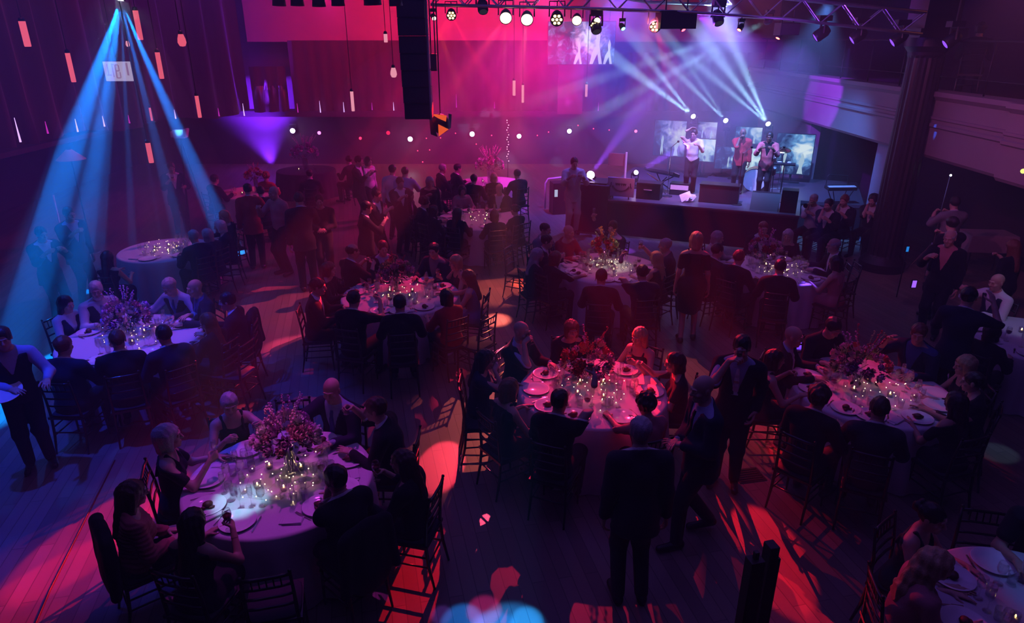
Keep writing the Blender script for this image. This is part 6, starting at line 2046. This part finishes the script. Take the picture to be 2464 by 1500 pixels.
for px, py, lb, kw in ((944, 410, 'pale-shirted guest|seated far back under the wall lamps', dict(hair='short', hc='dark', top='shirt', topc='white')), (974, 415, 'guest in pale blue shirt|seated far back beside the pale-shirted guest', dict(hair='crop', hc='brown', top='shirt', topc='pale_blue')), (862, 388, 'dark guest with a phone light|far back by the wall', dict(hair='short', hc='dark')), (886, 388, 'far guest in white top|by the dark back wall', dict(hair='bob', hc='brown', sex='f', top='sweater', topc='white'))):
    stand(px, py, lb, (1000, 460), by='head', lod=2, R='hold', L='side', **kw)
# blue-lit corner table
sit('t12', 2254, 1252, 'woman with a braided updo|and bare nape at the corner table', top='dress', topc='green', hair='updo', hc='dark', lod=0, **F)
sit('t12', 2337, 1370, 'woman with wavy blond hair|in a blush blouse at the corner table', top='blouse', topc='rose', hair='wavy', hc='blond', lod=0, lean=12, **F)
sit('t12', 2548, 1225, 'bare-armed guest in black|cut off by the picture edge at the corner table', top='tee', topc='black', hair='short', hc='dark', lod=0, R='table', L='wide', skin='tan')
empty_chair(2372, 1245, (2440, 1420), 'empty black chair between the woman with updo and the bare-armed guest')
# under the balcony
stand(2232, 800, 'balding man in dark suit|standing on the bare floor looking to the tables', (2050, 820), topc='black', hair='balding', hc='grey', shirt='rose', R='hold', L='side', lod=1)
sit('t13', 2386, 800, 'dark-haired guest in black|seen from behind at the silvery table', topc='black', hair='bob', hc='dark', lod=1, **dict(sex='f', top='sweater'))
sit('t13', 2417, 690, 'bald man lit violet|with white collar under the balcony', to=(2300, 760), top='vest', topc='navy', shirt='white', hair='bald', R='toast', L='table', lod=1)
stand(2330, 716, 'man with pale violet collar|seen from behind facing the violet-lit man', (2420, 690), by='head', topc='navy', shirt='white', hair='short', hc='dark', R='gesture', lod=1)
stand(2438, 596, 'woman with long ruddy hair|in the dark under the balcony', (2300, 640), by='head', top='sweater', topc='black', hair='long', hc='auburn', lod=2, R='hold', L='side', sex='f')
stand(2298, 490, 'person in a pale jacket|standing deep in the dark under the balcony', (2200, 540), by='head', topc='grey', hair='short', hc='dark', R='hold', L='hold', lod=2)
stand(2292, 540, 'dark-clothed person in profile|beside the thin stand under the balcony', (2180, 600), by='head', topc='black', hair='short', hc='dark', R='hold', L='side', lod=2)
p = at_y(2352, 100, 14.6)
person((p.x, p.y), (p.x + 2, p.y + 3), 'dark figure behind the railing up on the balcony', pose='sit', lod=2, top='sweater', topc='black', hair='curly', hc='dark', R='table', L='table', z0=3.55)
chair(p.x, p.y, -0.6, 'black ladder-back chair up on the balcony').location.z = 3.55


def perform(px, py, v, label, to, **kw):
    who, _, rest = label.partition('|')
    h = on_stage(px, py, v)
    f = (at_z(*to, STZ + 1.0) - h).to_2d().normalized()
    loc = h.to_2d() - f * 0.05
    s_ = min(1.22, max(0.95, (h.z - STZ) / 1.625))
    o, gp, rz = person((loc.x, loc.y), (loc + f)[:], (who + ' ' + rest).strip(), pose='stand', lean=2, s=s_, z0=STZ, **kw)
    return o, gp


# performers
stand(1375, 556, 'man in a pale suit|standing before the mixing desk', (1450, 545), topc='cream', legs='cream', shirt='white', hair='short', hc='dark', R='hold', L='hold', lod=1, s=1.05)
p = at_y(1412, 428, 17.0)
tag(MB().box((0, 0, 0), (.28, .20, .008), Matrix.Rotation(.5, 3, 'Y')).build('paper_sheet', KEYS), 'white paper sheet in the hands of the man in a pale suit', 'paper').location = PEOPLE[-1][0].location + Vector((.42, .0, 1.42))
perform(1664, 394, 1.35, 'performer in white shirt|holding both hands up to his head', (1600, 560), top='tee', topc='white', legs='black', hair='short', hc='dark', R='head', L='hold', lod=1, yaw=-20)
_, sg = perform(1783, 362, 2.0, 'singer in a red-lit jacket|holding a microphone to the mouth', (1690, 560), topc='red', legs='black', shirt='red', hair='bald', R='mic', L='side', lod=1, skin='brown')  # red stage light put into the jacket and shirt colour
tag(MB().tube([(0, 0, -.08), (0, 0, .06)], .014, 8).ball((0, 0, .08), .028, 8, 6).build('microphone', BLACKM, smooth=True), 'black microphone in the raised hand of the singer', 'microphone').location = sg[1]
perform(1843, 395, 1.5, 'percussion player in a reddish jacket|holding a stick over the tray', (1730, 520), topc='coral', legs='black', shirt='black', hair='short', hc='dark', R='hold', L='hold', lod=1, skin='brown')
# horn players seated beyond the stage corner
hk = dict(lod=1, R='mic', L='hold')
for i, (px, py, lb, kw) in enumerate(((1957, 488, 'horn player in a pale shirt|blowing a golden horn at the stage corner', dict(top='shirt', topc='white', hair='crop', hc='grey')), (1993, 500, 'seated musician in black|just beside the horn player in a pale shirt', dict(hair='short', hc='dark')), (2031, 490, 'red-lit seated musician|under the white-topped keyboard', dict(hair='short', hc='auburn')),
                                      (2100, 489, 'seated musician with rounded hair|beside the column', dict(hair='curly', hc='dark')))):
    hd = at_z(px, py, 1.23)
    f = Vector((-.75, -.65)).normalized()
    loc = hd.to_2d() - f * .1
    who, _, rest = lb.partition('|')
    o, gp, rz = person((loc.x, loc.y), (loc + f)[:], who + ' ' + rest, **{**hk, **kw})
    chair(loc.x + f.x * .045, loc.y + f.y * .045, rz, 'black ladder-back chair under the ' + who)
    if i == 0:
        b = MB().lathe([(.008, -.22), (.010, .05), (.016, .14), (.055, .24)], n=14).tube([(.0, 0, -.1), (.05, 0, -.1), (.05, 0, .06), (0, 0, .06)], .012, 8)
        o2 = b.build('trumpet', mat('brass', (.75, .55, .2), .25, 1.0), None, True)
        o2.location = gp[1] + Vector((-.05, -.08, .02))
        o2.rotation_euler = (1.7, 0, rz + PI)
        tag(o2, 'golden horn at the lips of the horn player in a pale shirt', 'trumpet')
# extra chairs seen on the aisles
for px, py, to, lb in ((590, 830, (420, 840), 'empty black chair turned sideways on the dance floor side of the lilac table'), (1172, 770, (960, 730), 'empty black chair on the aisle side of the peony table'), (1225, 600, (1420, 650), 'tall-looking black chair on the aisle by the woman with long grey hair'), (1245, 545, (1120, 540), 'empty black chair at the aisle end of the red table'), (2060, 640, (1900, 660), 'empty black chair at the dark end of the mauve table'), (1112, 935, (1380, 950), 'empty black chair catching golden light at the crimson table'), (1210, 850, (1400, 920), 'empty black chair beside the bald man drinking red wine')):
    empty_chair(px, py, to, lb)

# centrepieces and tableware
BZ = .767 * GS
bouquet(-2.14, 5.56, BZ, 'tall bouquet of pink and mauve blossoms on the purple table', .27, .30, ['pink', 'mauve', 'mauve', 'white', 'pink'], 3, 46, 'tall', 18, leaves=80)
bouquet(-5.428, 8.883, BZ, 'wide pink and white bouquet with a spire on the lilac table', .30, .14, ['pink', 'white', 'pink', 'mauve'], 4, 26, 'bowl', 10)
bouquet(-1.925, 10.660, BZ, 'round red-lit peony bouquet with a pale green top', .27, .22, ['pink', 'red', 'pink', 'green'], 5, 28, 'tall', 4)
bouquet(0.938, 7.521, BZ, 'low red and pink bouquet on the crimson table', .30, .12, ['red', 'pink', 'red', 'mauve'], 6, 26, 'bowl', 8)
bouquet(1.698, 12.041, BZ, 'orange and green bouquet on a clear cylinder at the bright table', .24, .26, ['orange', 'green', 'red', 'orange'], 7, 22, 'cylinder', 6)
bouquet(4.659, 12.091, BZ, 'dusky bouquet on the mauve table', .28, .20, ['mauve', 'red', 'pink'], 8, 22, 'tall', 8)
bouquet(4.195, 7.402, BZ, 'sprawling pink and green bouquet on the tealight table', .31, .13, ['pink', 'mauve', 'green', 'red'], 9, 26, 'bowl', 12)
bouquet(TABLES['t11'][0].x, TABLES['t11'][0].y, BZ, 'feathery pale bouquet on the far table', .38, .35, ['white', 'green', 'pink'], 10, 20, 'cylinder', 26)
bouquet(TABLES['t14'][0].x, TABLES['t14'][0].y, BZ, 'bushy dark bouquet before the violet wall light', .42, .35, ['mauve', 'pink', 'white'], 11, 18, 'cylinder', 16, leaves=200)
bouquet(TABLES['t10'][0].x + .3, TABLES['t10'][0].y, BZ, 'red-lit blossoms in a crystal vase behind the red jacket', .25, .35, ['red', 'pink'], 12, 16, 'crystal', 6)
for key, rich, sd, vo in (('t1', 1, 1, 4), ('t2', .8, 2, 3), ('t3', .8, 3, 4), ('t4', 1, 4, 4), ('t5', .9, 5, 3), ('t6', .8, 6, 4), ('t7', .95, 7, 3), ('t8', .6, 8, 5), ('t9', .5, 9, 3), ('t10', .2, 10, 2), ('t11', .3, 11, 3), ('t14', .2, 14, 1)):
    c_, R_, _p = TABLES[key]
    base = SEATS.get(key, [])
    ware(key, base, rich, sd, vo)
ware('t12', [PI, PI * .75, PI * 1.2, PI / 2], 1, 12, 1)
ware('t13', [PI, PI * 1.3, PI * .8], 1, 13, 2)
# water glass clusters between the settings of the large tables
for key, n in (('t1', 20), ('t2', 12), ('t3', 16), ('t4', 20), ('t5', 12), ('t6', 10), ('t7', 8), ('t8', 10), ('t9', 8)):
    c_, R_, ph = TABLES[key]
    rr = random.Random(len(key) + n + int(c_.x * 10))
    for i in range(n):
        a, r = rr.uniform(0, 2 * PI), rr.uniform(.30, R_ - .38)
        kind = rr.choice(('wine', 'tumbler', 'flute'))
        what = {'wine': 'clear stemmed wine glass', 'tumbler': 'clear water tumbler', 'flute': 'slim clear champagne flute'}[kind]
        nm = {'wine': 'wine_glass', 'tumbler': 'water_tumbler', 'flute': 'champagne_flute'}[kind]
        tag(inst(nm, ME[kind], (c_.x + r * math.cos(a), c_.y + r * math.sin(a), BZ)), what + ' standing on the ' + ph, 'glass', nm.replace('_', ' ') + 's on the ' + ph)
# fairy lights; their bulbs also stand in for glints on the glassware
FB = MB().ball((0, 0, 0), 0.0055, 6, 4).mesh('bulb', lens_glow((1, .66, .40), 6), True)
for key, n in (('t1', 44), ('t3', 26), ('t4', 40), ('t5', 30), ('t6', 34), ('t7', 34), ('t8', 40), ('t2', 26), ('t9', 20)):
    c_, R_, ph = TABLES[key]
    rr = random.Random(n)
    t = thing('fairy_lights_and_glints', 'warm fairy lights with added glints on the ' + ph, 'lights', (c_.x + .03, c_.y - .08, BZ))
    pts = []
    for i in range(n):
        a = i * .62
        r = .10 + (R_ - .55) * i / n + rr.uniform(-.03, .03)
        pts.append(Vector((r * math.cos(a), r * math.sin(a), .012 + .16 * rr.random() ** 2)))
    MB().tube(pts, .0007, 4).build('wire', STEEL, t)
    for p in pts:
        inst('bulb', FB, p, parent=t)
# the plate the waiter carries
p = PEOPLE[[l for _, l in PEOPLE].index('waiter in white shirt sleeves and apron carrying a white plate by the blue beams')][0]
o = inst('dinner_plate', ME['plate'], at_z(8, 945, 1.12), rot=(.3, .2, 0), scale=1.15)
tag(o, 'white plate carried by the waiter, glinting at its rim', 'plate')
# covered piano and keyboard stand in the dark under the balcony
p = at_z(2380, 560, .9)
t = thing('covered_table', 'table under a pale fitted cover in the dark beneath the balcony', 'table', (p.x, p.y, 0), -.1)
t.scale = (.8, .8, 1)
b = MB().box((0, 0, .72), (1.3, .8, .36), taper=.9)
b.build('cloth_cover', mat('mauve_cover', (.42, .30, .36), .8, bump=.3, scale=8), t, bevel=.02)
for x in (-.5, .5):
    for y in (-.3, .3):
        MB().tube([(x, y, 0), (x, y, .56)], .02, 6).build('leg', BLACKM, t)
p = at_z(2225, 660, 0)
t = thing('light_stand', 'thin tripod stand with a tiny white lamp in the dark by the column', 'stand', (p.x, p.y, 0))
MB().tube([(0, 0, .3), (0.05, 0, 2.1)], .014, 6).build('pole', STEEL, t)
for i in range(3):
    a = 2.1 * i
    MB().tube([(0, 0, .7), (.4 * math.cos(a), .4 * math.sin(a), 0)], .012, 6).build('leg', STEEL, t)
MB().ball((.05, 0, 2.12), .022, 8, 5).build('bulb', lens_glow((.8, .85, 1), 8), t)
o = MB().ball((0, 0, 0), (.03, .03, .03), 8, 5).build('exit_lamp', lens_glow((.75, .85, .2), 1.5))
o.location = at_y(2462, 412, 8.2)
tag(o, 'small yellow-green lit tag at the balcony soffit edge', 'sign')
# small lights and gear in the dark edges of the hall
for px, py, Y, w, h, col, e, nm, lb, cat in ((2263, 596, 12.5, .20, .13, (.02, .2, 1), 1.2, 'tablet_screen', 'blue glowing tablet screen in the dark under the balcony', 'screen'), (2200, 684, 10.6, .07, .12, (.3, .1, 1), 1.6, 'phone', 'violet glowing phone held by the balding man standing on bare floor', 'phone'), (2184, 600, 12.5, .05, .10, (.02, .3, 1), .8, 'control_light', 'tiny blue control light in the dark beside the column foot', 'lamp'), (2258, 575, 12.6, .04, .04, (1, .02, .03), 1.5, 'control_light', 'tiny red control light above the blue tablet screen', 'lamp'), (2135, 482, 15.6, .06, .06, (.8, .85, 1), 4, 'music_light', 'small white music stand light next to the last musician by the column', 'lamp')):
    t = thing(nm, lb, cat, at_y(px, py, Y))
    MB().box((0, .012, 0), (w + .02, .02, h + .02)).build('case', BLACKM, t)
    MB().add([(-w / 2, 0, -h / 2), (w / 2, 0, -h / 2), (w / 2, 0, h / 2), (-w / 2, 0, h / 2)], [(0, 1, 2, 3)]).build('display', lens_glow(col, e), t)
    if nm not in ('phone',):
        MB().tube([(0, .012, -h / 2), (0, .012, -t.location.z)], .012, 6).build('stand', BLACKM, t)
a, b_ = at_y(128, 470, 15.0), at_y(152, 575, 14.4)
tag(MB().tube([(a.x, a.y, a.z), (b_.x, b_.y, b_.z), (b_.x + .08, b_.y - .1, 0.0)], .018, 8).build('light_pole', CAMW, smooth=True), 'thin pale leaning pole among the standing people in the blue haze', 'pole')
p = at_y(168, 371, 15.5)
t = thing('floor_lamp', 'dark floor lamp with a wide rosy shade at the foot of the tall curtain', 'lamp', (p.x, p.y, 0))
MB().lathe([(.30, p.z - .12), (.06, p.z + .10), (.05, p.z + .10)], n=20).build('lamp_shade', mat('rose_shade', (.5, .12, .18), .7), t, True)
MB().tube([(0, 0, .03), (0, 0, p.z + .05)], .014, 8).build('pole', BLACKM, t)
MB().lathe([(0, .03), (.15, .025), (.16, 0)], n=18).build('base', BLACKM, t)
